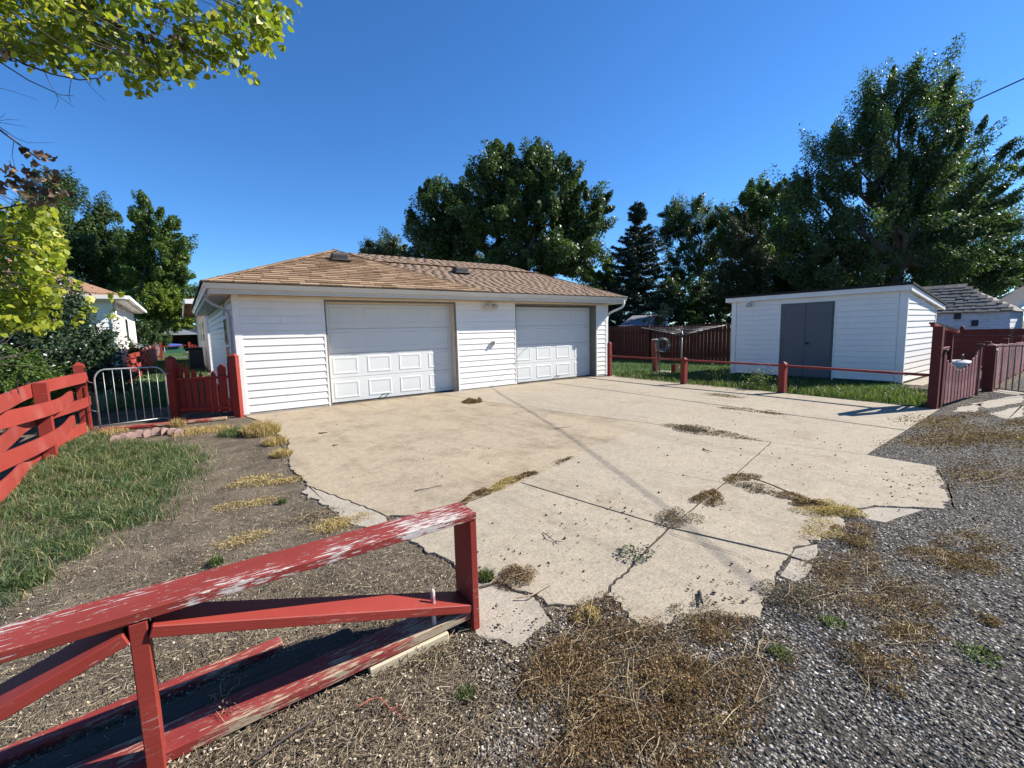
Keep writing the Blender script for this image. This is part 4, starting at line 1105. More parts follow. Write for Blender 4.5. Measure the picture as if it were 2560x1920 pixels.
# ---------------------------------------------------------------- red picket panel by the garage corner
pk = thing('picket_fence', (.28, 10.1, 0), 'short red picket fence panel between pipe gate and garage corner', 'fence')
pL, pR = Vector((-.19, 10.38, 0)), Vector((.755, 9.76, 0)); pd = pR - pL
rz = math.atan2(pd.y, pd.x)
post('post', pL.x, pL.y, 1.18, .12, RED, pk, .055, rz); post('post', pR.x, pR.y, 1.195, .12, RED, pk, .055, rz)
nrm = Vector((pd.y, -pd.x, 0)).normalized()
def picket(t, h, wd, name='picket'):
    c = pL + pd * t - nrm * .03
    hw = wd / 2
    prof = [(-hw, .10), (hw, .10), (hw, h - .07), (.0, h), (-hw, h - .07)]
    u = pd.normalized()
    V = [c + u * a + Vector((0, 0, b)) for a, b in prof] + [c + u * a + Vector((0, 0, b)) - nrm * .02 for a, b in prof]
    c0 = Vector((c.x, c.y, 0))
    mk(name, [v - c0 for v in V], [(0, 1, 2, 3, 4), (9, 8, 7, 6, 5)] + [(i, (i + 1) % 5, 5 + (i + 1) % 5, 5 + i) for i in range(5)], RED, pk, Matrix.Translation(c0))
for t, h, wd in ((.11, 1.05, .088), (.215, .99, .085), (.32, .92, .09), (.425, .85, .07), (.525, .79, .088), (.63, .88, .085), (.77, 1.0, .15), (.905, 1.06, .088)): picket(t, h, wd)
for z in (.735, .165): beam('rail', pL + pd * .06 + nrm * .0 + Vector((0, 0, z)), pR - pd * .05 + Vector((0, 0, z + .02)), .035, .05, RED, pk)
tag(beam('ground_board', (-1.2, 9.86, GZ + .03), (.55, 9.62, GZ + .03), .16, .04, REDWORN, None), 'faded red board lying flat under the gate', 'board')
# scalloped edging blocks
eb = [(288, 1106), (307, 1102), (327, 1098), (348, 1094), (370, 1091), (391, 1088), (412, 1086), (430, 1085), (447, 1087)]
blk = None
words = ['first', 'second', 'third', 'fourth', 'fifth', 'sixth', 'seventh', 'eighth', 'ninth']
for i, q in enumerate(eb):
    P = G(*q)
    if blk is None:
        prof = [(math.cos(a) * .058, math.sin(a) * .045) for a in np.linspace(0, math.pi, 7)]
        pr = [(-.058, -.06)] + [( -x, y) for x, y in prof] + [(.058, -.06)]
        V = [(x, -.03, z + .03) for x, z in pr] + [(x, .03, z + .03) for x, z in pr]
        n = len(pr)
        o = mk('edging_block', V, [tuple(range(n)), tuple(range(n, 2 * n))] + [(k, (k + 1) % n, n + (k + 1) % n, n + k) for k in range(n)], BLOCK, None)
        blk = o
    else: o = link(bpy.data.objects.new('edging_block', blk.data), None)
    o.matrix_basis = Matrix.Translation((P[0], P[1], GZ + .035 + .008 * rng.normal())) @ Matrix.Rotation(.15 + .15 * rng.normal(), 4, 'Z') @ Matrix.Rotation(.1 * rng.normal(), 4, 'Y')
    tag(o, 'scalloped pink edging block in the row by the gate, %s from its left end' % words[i], 'edging block', 'edging blocks in a row')

# ---------------------------------------------------------------- far end of the back garden
fp = thing('far_picket_fence', (0, 45, 0), 'distant red picket fence with framed gate closing the back lawn', 'fence')
for x in (-1.35, .52): post('post', x, 45.5, 1.32, .17, RED, fp, .05)
beam('gate_rail', (-1.3, 45.5, 1.02), (.5, 45.5, 1.05), .06, .07, RED, fp)
beam('gate_rail', (-1.0, 45.5, .1), (.4, 45.5, .1), .06, .07, GALV, fp)
tube('gate_stile', [(-1.12, 45.5, .05), (-1.12, 45.5, 1.0)], .02, GALV, fp, 6)
for x0, n in ((-3.1, 8), (.72, 9)):
    for i in range(n):
        c = x0 + i * .2
        h = 1.0 + .12 * math.cos(i * 1.1)
        beam('picket', (c, 45.5, .08), (c, 45.5, h), .13, .03, RED, fp, up=(0, 1, 0))
    for z in (.25, .75): beam('fence_rail', (x0 - .1, 45.53, z), (x0 + n * .2, 45.53, z), .05, .08, RED, fp)
bin_ = thing('dark_bin', (.35, 30, 0), 'black bin standing in shade beside the garage rear wall', 'bin')
cbox('bin_body', (.25, 27.6, -.03), (.85, 28.4, 1.0), BLACKM, bin_, .03); cbox('bin_lid', (.05, 27.55, 1.0), (.87, 28.45, 1.08), BLACKM, bin_, .03)
fs = thing('far_shed', (0, 74, 0), 'far grey shed with gabled front and dark open bay', 'shed')
FS = simple('far_grey_boards', (.22, .24, .26), (.30, .31, .32), 3, .8, .2)
prism('wall', [(-2.9, 74, 0), (-2.9, 74, 2.9), (-.2, 74, 3.9), (2.6, 74, 2.9), (2.6, 74, 0), (1.9, 74, 0), (1.9, 74, 2.2), (-2.3, 74, 2.2), (-2.3, 74, 0)], (0, .2, 0), FS, fs)
cbox('wall', (-2.9, 79, 0), (2.6, 79.2, 2.9), DARK, fs); cbox('wall', (-2.9, 74.2, 0), (-2.7, 79, 2.9), FS, fs); cbox('wall', (2.4, 74.2, 0), (2.6, 79, 2.9), FS, fs)
prism('roof', [(-3.2, 73.7, 2.85), (-.2, 73.7, 3.98), (2.9, 73.7, 2.85), (2.9, 73.7, 3.0), (-.2, 73.7, 4.15), (-3.2, 73.7, 3.0)], (0, 5.6, 0), BLACKROOF, fs)
fw2 = tag(cbox('white_outbuilding', (-7.5, 66, -.1), (-2.6, 70, 3.1), OLDWHITE), 'plain white outbuilding wall beside the far open shed', 'outbuilding')
tarp = thing('tarp_pile', (-.9, 66, 0), 'blue tarp over a green pile before the far shed', 'tarp')
mk('pile', [(-1.9, 65.5, 0), (.4, 65.5, 0), (.3, 67, 0), (-1.8, 67, 0), (-1.5, 65.8, 1.0), (.1, 65.8, .9), (.0, 66.6, .95), (-1.4, 66.6, 1.1)], [(0, 1, 5, 4), (1, 2, 6, 5), (2, 3, 7, 6), (3, 0, 4, 7), (4, 5, 6, 7)], GREENP, tarp)
mk('tarp_sheet', [(-1.75, 65.45, .75), (.0, 65.45, .8), (.15, 66.8, .95), (-1.6, 66.8, 1.15), (-1.5, 65.75, 1.18), (.1, 65.75, 1.02)], [(0, 1, 5, 4), (4, 5, 2, 3)], BLUEP, tarp)
car = thing('parked_car', (2.6, 58, 0), 'white parked car seen end on beyond the far picket fence', 'car')
def carbody():
    prof = [(-.88, .35), (-.9, .75), (-.86, .95), (-.7, 1.5), (-.6, 1.6), (.6, 1.6), (.7, 1.5), (.86, .95), (.9, .75), (.88, .35)]
    V = []; n = len(prof)
    for yy, s in ((0, .92), (.15, 1), (3.2, 1), (4.3, .95)):
        for x, z in prof: V.append((2.55 + x * s, 57 + yy, (z if yy < 3.3 else min(z, 1.0))))
    Fc = [tuple(range(n)), tuple(range(3 * n, 4 * n))]
    for j in range(3): Fc += [(j * n + i, j * n + (i + 1) % n, (j + 1) * n + (i + 1) % n, (j + 1) * n + i) for i in range(n)]
    mk('car_body', V, Fc, CARP, car)
carbody()
prism('rear_window', [(1.98, 56.985, 1.0), (3.12, 56.985, 1.0), (3.0, 56.985, 1.42), (2.1, 56.985, 1.42)], (0, .01, 0), GLASS, car)
cbox('bumper', (1.75, 56.9, .35), (3.35, 57.0, .6), GUTTER, car)
TAIL = simple('tail_light_red', (.35, .02, .02), None, 4, .3, .5)
for x in (1.76, 3.16): cbox('tail_light', (x, 56.96, .72), (x + .18, 56.999, .95), TAIL, car)
for x in (1.85, 3.25):
    for y in (57.9, 60.2): tube('wheel', [(x - .1, y, .33), (x + .1, y, .33)], .33, DARK, car, 14)

# ---------------------------------------------------------------- neighbour houses
hx = -2.2
hw = thing('white_house', (hx - 3, 30, 0), 'white sided house with brown hip roof behind the big dark bush', 'house')
ynr = 25.7; yfr = 36.5; hz = 3.22
cbox('wall', (hx - 7, ynr + .05, -.1), (hx - .05, yfr, hz), WHITE, hw)
siding(hw, (hx - .05, 0, 0), (0, 1, 0), (1, 0, 0), ynr, yfr, .3, hz, .2, WHITE)
siding(hw, (0, ynr + .05, 0), (1, 0, 0), (0, -1, 0), hx - 7, hx - .05, .3, hz, .2, WHITE)
cbox('corner_trim', (hx - .12, ynr - .01, .0), (hx - .01, ynr + .1, hz), TRIMW, hw); cbox('corner_trim', (hx - .1, yfr - .1, .0), (hx - .01, yfr + .02, hz), TRIMW, hw)
ex, ey0, ey1 = hx + .55, ynr - .6, yfr + .6
mk('roof', [(hx - 7.6, ey0, hz + .12), (ex, ey0, hz + .12), (ex, ey1, hz + .12), (hx - 7.6, ey1, hz + .12), (hx - 3.5, ey0 + 4, hz + 2.0), (hx - 3.5, ey1 - 4, hz + 2.0)], [(0, 1, 4), (1, 2, 5, 4), (2, 3, 5), (3, 0, 4, 5), (0, 1, 2, 3)], shingle_mat('house_shingle', (.24, .13, .08), (.28, .16, .10), (.3, .18, .11), 0), hw)
cbox('soffit', (hx - 7.5, ey0 + .1, hz - .03), (ex - .1, ey1 - .1, hz + .05), TRIMW, hw)
cbox('gutter', (ex - .08, ey0 - .02, hz + .01), (ex + .06, ey1, hz + .16), TRIMW, hw); cbox('gutter', (hx - 7.6, ey0 - .08, hz + .01), (ex - .081, ey0 + .05, hz + .16), GUTTER, hw)
tube('downspout', [(hx + .03, ynr + .15, hz), (hx + .03, ynr + .15, .2)], .05, TRIMW, hw, 6)
wn = cbox('window', (hx - .02, 29.8, 1.4), (hx + .02, 31.2, 2.7), TRIMW, hw); cbox('pane', (hx + .021, 29.9, 1.5), (hx + .026, 31.1, 2.6), GLASS, wn)
h2 = thing('garden_house', (3, 30, 0), 'cream gabled house with narrow windows rising behind the garage rear', 'house')
h2x, h2y = 1.0, 24.2
WH2 = simple('cream_siding', (.62, .58, .50), (.56, .53, .46), 3, .6, .3)
cbox('wall', (h2x + .02, h2y, -.1), (9, h2y + .2, 3.1), WHITE, h2); cbox('wall', (h2x, h2y + .2, -.1), (h2x + .2, 40, 3.1), WH2, h2)
siding(h2, (h2x, 0, 0), (0, 1, 0), (-1, 0, 0), h2y + .3, 40, .3, 3.1, .2, WH2)
cbox('corner_trim', (h2x - .03, h2y - .02, 0), (h2x + .16, h2y + .14, 3.1), TRIMW, h2)
for y in (27.6, 31.4):
    wn = cbox('window', (h2x - .04, y, 1.3), (h2x - .01, y + .9, 2.5), TRIMW, h2); cbox('pane', (h2x - .046, y + .1, 1.4), (h2x - .041, y + .8, 2.4), GLASS, wn)
HZ2 = 3.12
mk('roof', [(h2x - .75, h2y - .6, HZ2), (9.5, h2y - .6, HZ2), (9.5, 40.6, HZ2), (h2x - .75, 40.6, HZ2), (5, h2y + 3.2, HZ2 + 1.75), (5, 36.5, HZ2 + 1.75)], [(0, 1, 4), (1, 2, 5, 4), (2, 3, 5), (3, 0, 4, 5), (0, 1, 2, 3)], bpy.data.materials['house_shingle'], h2)
cbox('fascia', (h2x - .78, h2y - .62, HZ2 - .14), (h2x - .74, 40.6, HZ2 + .05), TRIMW, h2); cbox('fascia', (h2x - .735, h2y - .64, HZ2 - .14), (9.5, h2y - .60, HZ2 + .05), TRIMW, h2)
nr = thing('neighbour_roof', (27, 22, 0), 'grey shingle roof of a neighbour rising above the brown fence', 'house')
na, nb, nc, nd = AD(1540, 820, 25), AD(1575, 786, 25), AD(1664, 782, 25), AD(1664, 820, 25)
bk = np.array([2.2, 1.6, 0])
mk('roof', [na, nd + bk * .3, nc + bk, nb + bk, na + bk * 2.2, nd + bk * 2.4], [(0, 1, 2, 3), (0, 3, 4), (3, 2, 5, 4)], GREYROOF, nr)
prism('rake_board', [nd + bk * .3, nc + bk, nc + bk + np.array([0, 0, -.14]), nd + bk * .3 + np.array([0, 0, -.14])], (.15, -.1, 0), TRIMW, nr)
wv_ = [np.array([p[0], p[1], 0]) for p in (na, nd)]
prism('wall', [(wv_[0][0] + 1.2, wv_[0][1] + .6, -.1), (wv_[1][0] + 1.2, wv_[1][1] + .4, -.1), (wv_[1][0] + 1.2, wv_[1][1] + .4, nd[2]), (wv_[0][0] + 1.2, wv_[0][1] + .6, na[2])], (2, 1.4, 0), OLDWHITE, nr)

# ---------------------------------------------------------------- broken red fence in the foreground
bk_ = thing('broken_fence', (.4, 1.87, 0), 'broken red fence with flaking paint leaning low in front of the driveway', 'fence')
beam('top_rail', (-.95, 1.895, .572), (1.068, 1.868, .577), .172, .036, REDOLD, bk_, bev=.003)
cbox('end_board', (1.03, 1.786, -.03), (1.066, 1.952, .558), RED, bk_, .003)
beam('brace', (-.163, 1.868, .515), (1.026, 1.868, .112), .155, .04, RED, bk_, bev=.003)
cbox('upright', (-.216, 1.80, -.06), (-.168, 1.89, .553), RED, bk_, .003)
beam('brace', (-.222, 1.868, .515), (-.93, 1.868, .262), .155, .04, RED, bk_, bev=.003)
beam('bottom_rail', (-.9, 1.955, -.02), (1.028, 1.875, .078), .15, .042, REDWORN, bk_, bev=.003)
tube('iron_pin', [(.845, 1.835, -.03), (.845, 1.835, .25), (.846, 1.836, .262)], [.011, .011, .006], simple('painted_pin', (.60, .56, .52), (.34, .08, .07), 25, .5, .4), bk_, 8)
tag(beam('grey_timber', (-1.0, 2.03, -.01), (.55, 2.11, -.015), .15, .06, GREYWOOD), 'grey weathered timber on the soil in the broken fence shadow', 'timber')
tag(beam('old_board', (-1.05, 2.21, -.005), (.26, 2.275, -.005), .075, .05, REDWORN), 'old board with red edge behind the grey timber', 'board')
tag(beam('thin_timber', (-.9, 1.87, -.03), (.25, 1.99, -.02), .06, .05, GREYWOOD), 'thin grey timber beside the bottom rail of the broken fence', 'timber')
tag(beam('pale_board_end', (.53, 1.835, .0), (.9, 1.815, .02), .045, .05, PALEWOOD), 'pale wood offcut under the bottom rail end', 'offcut')
sw = [(-.62, 2.40, -.03), (-.55, 2.44, -.03), (-.38, 2.74, -.03), (-.40, 2.72, -.03), (-.52, 2.55, -.03)]
tag(prism('split_wood', [Vector(p) for p in ((-.62, 2.40, -.03), (-.585, 2.40, -.03), (-.50, 2.52, -.03), (-.40, 2.70, -.03), (-.41, 2.72, -.03), (-.53, 2.57, -.03))], (0, 0, .018), PALEWOOD), 'pale splinter of split wood on the dirt', 'wood splinter')

# ---------------------------------------------------------------- overhead cable
wp = [(7.5, -2.2, 4.75), (8.42, 0.0, 4.52), (8.80, 1.05, 4.43), (9.20, 2.0, 4.38), (9.40, 2.68, 4.30), (9.98, 4.4, 4.19), (10.68, 6.56, 4.06), (11.0, 7.4, 4.0), (12.0, 10.3, 3.95), (14.2, 16.5, 4.0), (17, 25, 4.4)]
tag(tube('overhead_cable', wp, .009, WIREM, None, 8), 'black overhead cable crossing from the sky into the trees', 'cable')

# ---------------------------------------------------------------- trees
def limbs(name, segs, mat, parent):
    """segs: list of (points, r0, r1); all of one tree's wood in one mesh"""
    V, Fc = [], []
    for pts, r0, r1 in segs:
        n = len(pts); b = len(V)
        v, f = tubedata(pts, [r0 + (r1 - r0) * i / (n - 1) for i in range(n)], 6 if r0 > .03 else 4, False)
        V += v; Fc += [tuple(b + k for k in q) for q in f]
    npV = np.array([tuple(v) for v in V])
    return npmesh(name, npV, np.array(Fc), mat, parent, None, None, True)
def wiggle(a, b, n=5, amt=.06):
    a, b = np.array(a, float), np.array(b, float); L = np.linalg.norm(b - a)
    return [Vector(a + (b - a) * i / n + (rng.normal(size=3) * amt * L * .5 if 0 < i < n else 0)) for i in range(n + 1)]
def tree(name, label, cat, base, lumps, nleaf, lsize, mat, depth, trunk_r=.25, aspect=.55, ncl=60, clr=.5, shell=.45, up=.3, group=None, drop=0, bare=.0, squash=1.0, bark=None, limbn=26, fork=.35, spray=1.45, lean=None):
    """lumps: (px, py, rx, ry [, depth offset]) discs of the crown as the photograph shows it, given depth and roundness here"""
    k = depth / FPX
    t = thing(name, (base[0], base[1], 0), label, cat, group)
    cs, ws, cen = [], [], []
    for L in lumps:
        px, py, rx, ry = L[:4]; dd = L[4] if len(L) > 4 else 0
        c = AD(px, py, depth + dd); kk = (depth + dd) / FPX
        cen.append((c, rx * kk, ry * kk)); ws.append(rx * ry)
    ws = np.array(ws, float); ws /= ws.sum()
    allc = []
    for (c, rx, ry), wt in zip(cen, ws):
        m = max(3, int(ncl * wt * len(cen) / max(1, len(cen)) + .5))
        u = unit(rng.normal(size=(m, 3))); r = (shell * .4 + (1 - shell * .4) * rng.random((m, 1))) ** .6
        allc.append(c + u * r * np.array([rx, rx * squash, ry]))
    CC = np.vstack(allc)
    far = depth > 15
    if far: nleaf = int(nleaf * 1.75); lsize *= .82; aspect *= 1.25
    per = max(4, nleaf // len(CC))
    n = per * len(CC)
    cr = clr * (.4 + 1.2 * rng.random(len(CC)) ** 1.4)
    root = np.mean([c[0] for c in cen], 0) - np.array([0, 0, np.mean([c[2] for c in cen]) * 1.5])
    ax = unit(CC - root + (np.array(lean) if lean is not None else 0) * np.linalg.norm(CC - root, axis=1, keepdims=True) + rng.normal(size=CC.shape) * .35 * np.linalg.norm(CC - root, axis=1, keepdims=True))[:, None]
    off = rng.normal(size=(len(CC), per, 3)); off = unit(off) * (rng.random((len(CC), per, 1)) ** .5)
    al = (off * ax).sum(-1, keepdims=True)
    off = (off - al * ax) * (.72 - .25 * np.clip(al, -1, 1)) + al * ax * spray
    off *= cr[:, None, None]
    P = (CC[:, None] + off).reshape(-1, 3)
    if drop: P[:, 2] -= drop * rng.random(n) ** 2
    nn = unit(off.reshape(-1, 3)) * .5 + rng.normal(size=(n, 3)) * .6 + np.array([0, 0, up])
    v = np.repeat(rng.random(len(CC)) * .55, per) + rng.random(n) * .45
    dirs = unit(off.reshape(-1, 3)) + rng.normal(size=(n, 3)) * .5 + np.array([0, 0, -.3])
    leaves('crown', P, lsize * (.5 + rng.random(n)), mat, t, v, aspect, nn, dirs, tri=far)
    # wood
    zlow = min(c[2] - ry for c, rx, ry in cen); big = max(range(len(cen)), key=lambda i: ws[i])
    top = cen[big][0]
    fk = np.array([base[0] * .75 + top[0] * .25, base[1] * .75 + top[1] * .25, max(1.2, zlow + (top[2] - zlow) * fork)])
    segs = [(wiggle((base[0], base[1], -.3), fk, 4, .04), trunk_r, trunk_r * .75)]
    for c, rx, ry in cen: segs.append((wiggle(fk, c, 5, .1), trunk_r * .55, trunk_r * .12))
    for i in rng.choice(len(CC), min(limbn, len(CC)), replace=False):
        j = int(np.argmin([np.linalg.norm(c[0] - CC[i]) for c in cen]))
        segs.append((wiggle(fk + (cen[j][0] - fk) * (.35 + .5 * rng.random()), CC[i], 4, .12), trunk_r * .2, trunk_r * .05))
    limbs('trunk', segs, bark or BARK, t)
    return t
def ground_under(px, depth):
    p = AD(px, 860, depth); return (p[0], p[1])
# big ash tree above the white shed
tree('ash_tree', 'huge dark ash tree with wind-swept sprays towering over the white shed', 'tree', ground_under(2235, 25),
     [(2240, 300, 95, 110), (2350, 330, 90, 110), (2130, 400, 110, 110), (2280, 460, 150, 120), (2420, 470, 110, 100), (2060, 520, 85, 80), (2190, 580, 150, 90), (2350, 600, 140, 90), (2470, 590, 85, 90), (2080, 650, 110, 70), (2230, 690, 140, 60), (2380, 690, 110, 60), (2190, 250, 45, 70), (2260, 205, 35, 55), (2360, 215, 45, 60), (2040, 610, 80, 80), (2505, 520, 50, 70), (2005, 470, 50, 60), (2030, 690, 90, 50), (1990, 590, 60, 70), (2450, 680, 80, 50), (2500, 640, 60, 50), (2160, 330, 70, 80), (2330, 520, 120, 90)],
     143000, 0.169, LEAF_ASH, 25, .34, .38, 520, .62, .35, .2, 'trees behind the yards', spray=2.1, lean=(.25, -.25, .35))
tree('broad_tree', 'broad round dark tree rising highest behind the garage ridge', 'tree', ground_under(1320, 29),
     [(1290, 450, 90, 80), (1210, 470, 70, 90), (1380, 480, 95, 80), (1450, 540, 75, 80), (1280, 560, 140, 90), (1420, 620, 100, 60), (1330, 660, 140, 50), (1230, 640, 90, 60), (1500, 520, 35, 50), (1260, 385, 40, 40), (1320, 400, 60, 45), (1440, 670, 90, 35)],
     115500, 0.187, LEAF_DK, 29, .4, .5, 380, .6, .45, .3, 'trees behind the yards')
tree('oval_tree', 'dark oval tree standing just left of the broad tree behind the roof', 'tree', ground_under(1110, 31),
     [(1110, 500, 65, 55), (1090, 570, 75, 60), (1150, 570, 60, 80), (1080, 630, 70, 40), (1150, 640, 70, 40), (1060, 660, 60, 30)],
     41250, 0.187, LEAF_DK, 31, .25, .5, 150, .6, .45, .3, 'trees behind the yards')
tree('small_far_tree', 'small pale olive tree low over the roof peak', 'tree', ground_under(960, 46),
     [(930, 628, 28, 28), (980, 622, 32, 30), (955, 650, 50, 20)], 10500, 0.237, LEAF_OLIVE, 46, .2, .4, 46, .7, .4, .3, 'trees behind the yards')
tree('locust_tree', 'dark feathery tree directly right of the spruce', 'tree', ground_under(1740, 36),
     [(1740, 540, 70, 55), (1700, 600, 55, 70), (1790, 590, 60, 80), (1740, 680, 75, 60), (1680, 690, 30, 50), (1680, 560, 35, 50)],
     41250, 0.198, LEAF_DK, 36, .3, .28, 210, .55, .3, .1, 'trees behind the yards')
tree('lumpy_tree', 'mid green lumpy tree between feathery tree and huge ash', 'tree', ground_under(1890, 33),
     [(1880, 520, 60, 55), (1940, 500, 60, 55), (1850, 590, 60, 60), (1960, 580, 70, 60), (1910, 640, 90, 60)],
     38500, 0.187, LEAF_MID, 33, .3, .5, 150, .55, .4, .3, 'trees behind the yards')
tree('juniper_tree', 'dull brown-green juniper in front of the lumpy tree', 'tree', ground_under(1850, 27),
     [(1860, 590, 40, 60), (1850, 660, 70, 60), (1830, 730, 90, 60), (1900, 720, 80, 60), (1960, 690, 80, 60), (1980, 740, 80, 50)],
     60500, 0.138, JUNIPER, 27, .2, .3, 260, .5, .4, .6, 'trees behind the yards')
tree('backyard_bushes', 'dark leafy thicket hanging over the brown fence', 'bush', ground_under(1740, 30),
     [(1550, 745, 45, 45, 6), (1640, 730, 70, 45, 6), (1720, 750, 60, 60), (1790, 770, 60, 60), (1740, 800, 60, 40), (1520, 800, 30, 30, 6)],
     44000, 0.146, LEAF_DK, 30, .1, .5, 200, .4, .4, .3)
tree('fence_sapling', 'small bright leafed sapling in front of the grey neighbour roof', 'tree', ground_under(1640, 22),
     [(1640, 800, 30, 16), (1655, 785, 20, 14)], 900, .11, LEAF_OLIVE, 22, .04, .5, 24, .25, .2, .3)
tree('round_bush_tree', 'small rounded green tree left of the spruce beyond the garage corner', 'tree', ground_under(1510, 34),
     [(1515, 690, 32, 45), (1500, 740, 40, 40), (1545, 740, 30, 40)], 10500, 0.187, LEAF_MID, 34, .1, .5, 50, .5, .4, .3)
tree('pale_edge_tree', 'pale small tree behind the old shed at the picture edge', 'tree', ground_under(2520, 44),
     [(2510, 690, 40, 30), (2560, 690, 40, 40), (2600, 660, 60, 60)], 12500, 0.257, LEAF_OLIVE, 44, .2, .4, 60, .7, .4, .3)
tree('shed_thicket', 'dense dark thicket filling the gap above the white shed roof', 'bush', ground_under(2150, 29),
     [(1960, 720, 70, 60), (2040, 730, 80, 60), (2130, 720, 80, 60), (2220, 725, 80, 50), (2310, 720, 80, 50), (2400, 715, 70, 50), (2470, 700, 50, 50), (2100, 660, 90, 60), (2260, 660, 90, 60), (2380, 650, 80, 60)],
     46000, .17, LEAF_DK, 29, .08, .5, 420, .6, .1, .3, bark=TWIG)
# left group beyond the white house
tree('tall_left_tree', 'tallest tree of the left group, rising behind the dead branch', 'tree', ground_under(150, 42),
     [(140, 470, 50, 55), (160, 560, 75, 70), (190, 630, 75, 60), (110, 560, 60, 70), (70, 620, 70, 80), (130, 700, 90, 50)], 55000, 0.218, LEAF_DK, 42, .35, .55, 210, .75, .45, .3, 'trees behind the white house')
tree('middle_left_tree', 'blue-green middle tree of the left group', 'tree', ground_under(275, 44),
     [(268, 560, 34, 50), (270, 640, 60, 70), (250, 710, 70, 60), (300, 700, 60, 60)], 32500, 0.218, LEAF_DK, 44, .3, .55, 130, .75, .45, .3, 'trees behind the white house')
tree('right_left_tree', 'fresh green pointed tree closing the left group beside the garage', 'tree', ground_under(385, 42),
     [(362, 520, 22, 40), (370, 580, 45, 55), (400, 640, 62, 60), (440, 640, 35, 60), (380, 720, 80, 60), (440, 720, 45, 50), (350, 650, 50, 60), (420, 560, 22, 40)], 50000, 0.207, LEAF_MID, 42, .3, .55, 190, .7, .45, .3, 'trees behind the white house')
tree('yellow_green_tree', 'yellow-green small tree between the white house and garage eave', 'tree', ground_under(400, 39.5),
     [(395, 745, 50, 45), (420, 780, 60, 40), (370, 800, 45, 30), (450, 800, 40, 30)], 15000, 0.218, leafmat('lime_leaf', [(0, (.06, .10, .015)), (.6, (.15, .20, .025)), (1, (.32, .34, .04))], .4), 39.5, .15, .55, 90, .55, .4, .3)
tree('garden_shrub', 'dark rounded shrub at the end of the woven fence', 'bush', ground_under(360, 38),
     [(360, 830, 45, 30), (330, 850, 30, 22), (390, 850, 30, 20)], 11250, 0.128, LEAF_DK, 38, .06, .55, 60, .4, .4, .3)
tree('low_shrub', 'low olive shrub against the white house wall', 'bush', ground_under(318, 24),
     [(318, 870, 28, 18), (330, 885, 22, 14)], 6250, 0.079, LEAF_OLIVE, 24, .03, .4, 40, .22, .3, .6)
# big dark bush behind the left fence
tree('dark_bush', 'large glossy dark green bush behind the red woven fence', 'bush', (-2.5, 9.2),
     [(125, 750, 70, 60, .3), (60, 800, 120, 100), (170, 830, 85, 80), (230, 890, 55, 55), (120, 900, 120, 80), (20, 900, 100, 90), (262, 870, 28, 45), (200, 945, 90, 50), (60, 975, 110, 60), (295, 945, 40, 30, .6), (90, 790, 80, 80, -.3), (160, 890, 85, 75, -.3)],
     72000, .062, LEAF_BUSH, 8.7, .010, .55, 900, .24, .15, .3, bark=TWIG, limbn=8)
tree('hedge_weed', 'mid green weedy shrub at the foot of the dark bush', 'bush', (-2.0, 7.0),
     [(30, 930, 70, 60), (10, 1010, 60, 60), (80, 990, 60, 40), (120, 960, 50, 30)], 13000, 0.052, LEAF_MID, 7.2, .008, .45, 110, .14, .3, .4, bark=TWIG, limbn=6)

# spruce
def spruce(base, h, r, label):
    t = thing('spruce_tree', (base[0], base[1], 0), label, 'tree', 'trees behind the yards')
    segs = [([Vector((base[0], base[1], z)) for z in np.linspace(-.3, h, 8)], .22, .02)]
    P, D, S_ = [], [], []
    z = 1.0
    while z < h - .15:
        f = 1 - z / h; R = r * (f ** .85) * (.85 + .3 * rng.random()) + .12
        nb = 11 if f > .25 else 8
        a0 = rng.random() * 6.28
        for i in range(nb):
            a = a0 + 6.283 * i / nb + .25 * rng.normal(); Rr = R * (.72 + .45 * rng.random())
            dx = np.array([math.cos(a), math.sin(a), 0])
            pts = []
            for s in np.linspace(0, 1, 7):
                dz = (-.35 * s + .38 * s * s) * Rr if f > .18 else (.5 * s) * Rr
                pts.append(np.array([base[0], base[1], z]) + dx * Rr * s + np.array([0, 0, dz]))
            segs.append(([Vector(p) for p in pts], .03 * (f + .2), .006))
            m = int(50 + 120 * Rr)
            for q in range(m):
                s = rng.random() ** .8; k = s * 6; i0 = min(5, int(k)); p = pts[i0] + (pts[i0 + 1] - pts[i0]) * (k - i0)
                side = np.array([-dx[1], dx[0], 0]) * (rng.normal() * .16 * Rr * (1 - s * .7))
                P.append(p + side + np.array([0, 0, -abs(rng.normal()) * .13 * (1 - .5 * s)])); D.append(dx + side * .8 / max(.2, Rr) + np.array([0, 0, -.25 * rng.random() - .35 * (rng.random() < .5)])); S_.append(.27 * (.7 + .6 * rng.random()))
        z += .34 + .22 * f
    P = np.array(P)
    leaves('crown', P, np.array(S_), NEEDLE, t, rng.random(len(P)), .2, None, np.array(D), .1, tri=True)
    limbs('trunk', segs, BARK, t)
sb = ground_under(1592, 32); stp_ = AD(1592, 512, 32)
spruce(sb, stp_[2], 3.9, 'dark pointed spruce between the broad tree and feathery tree')

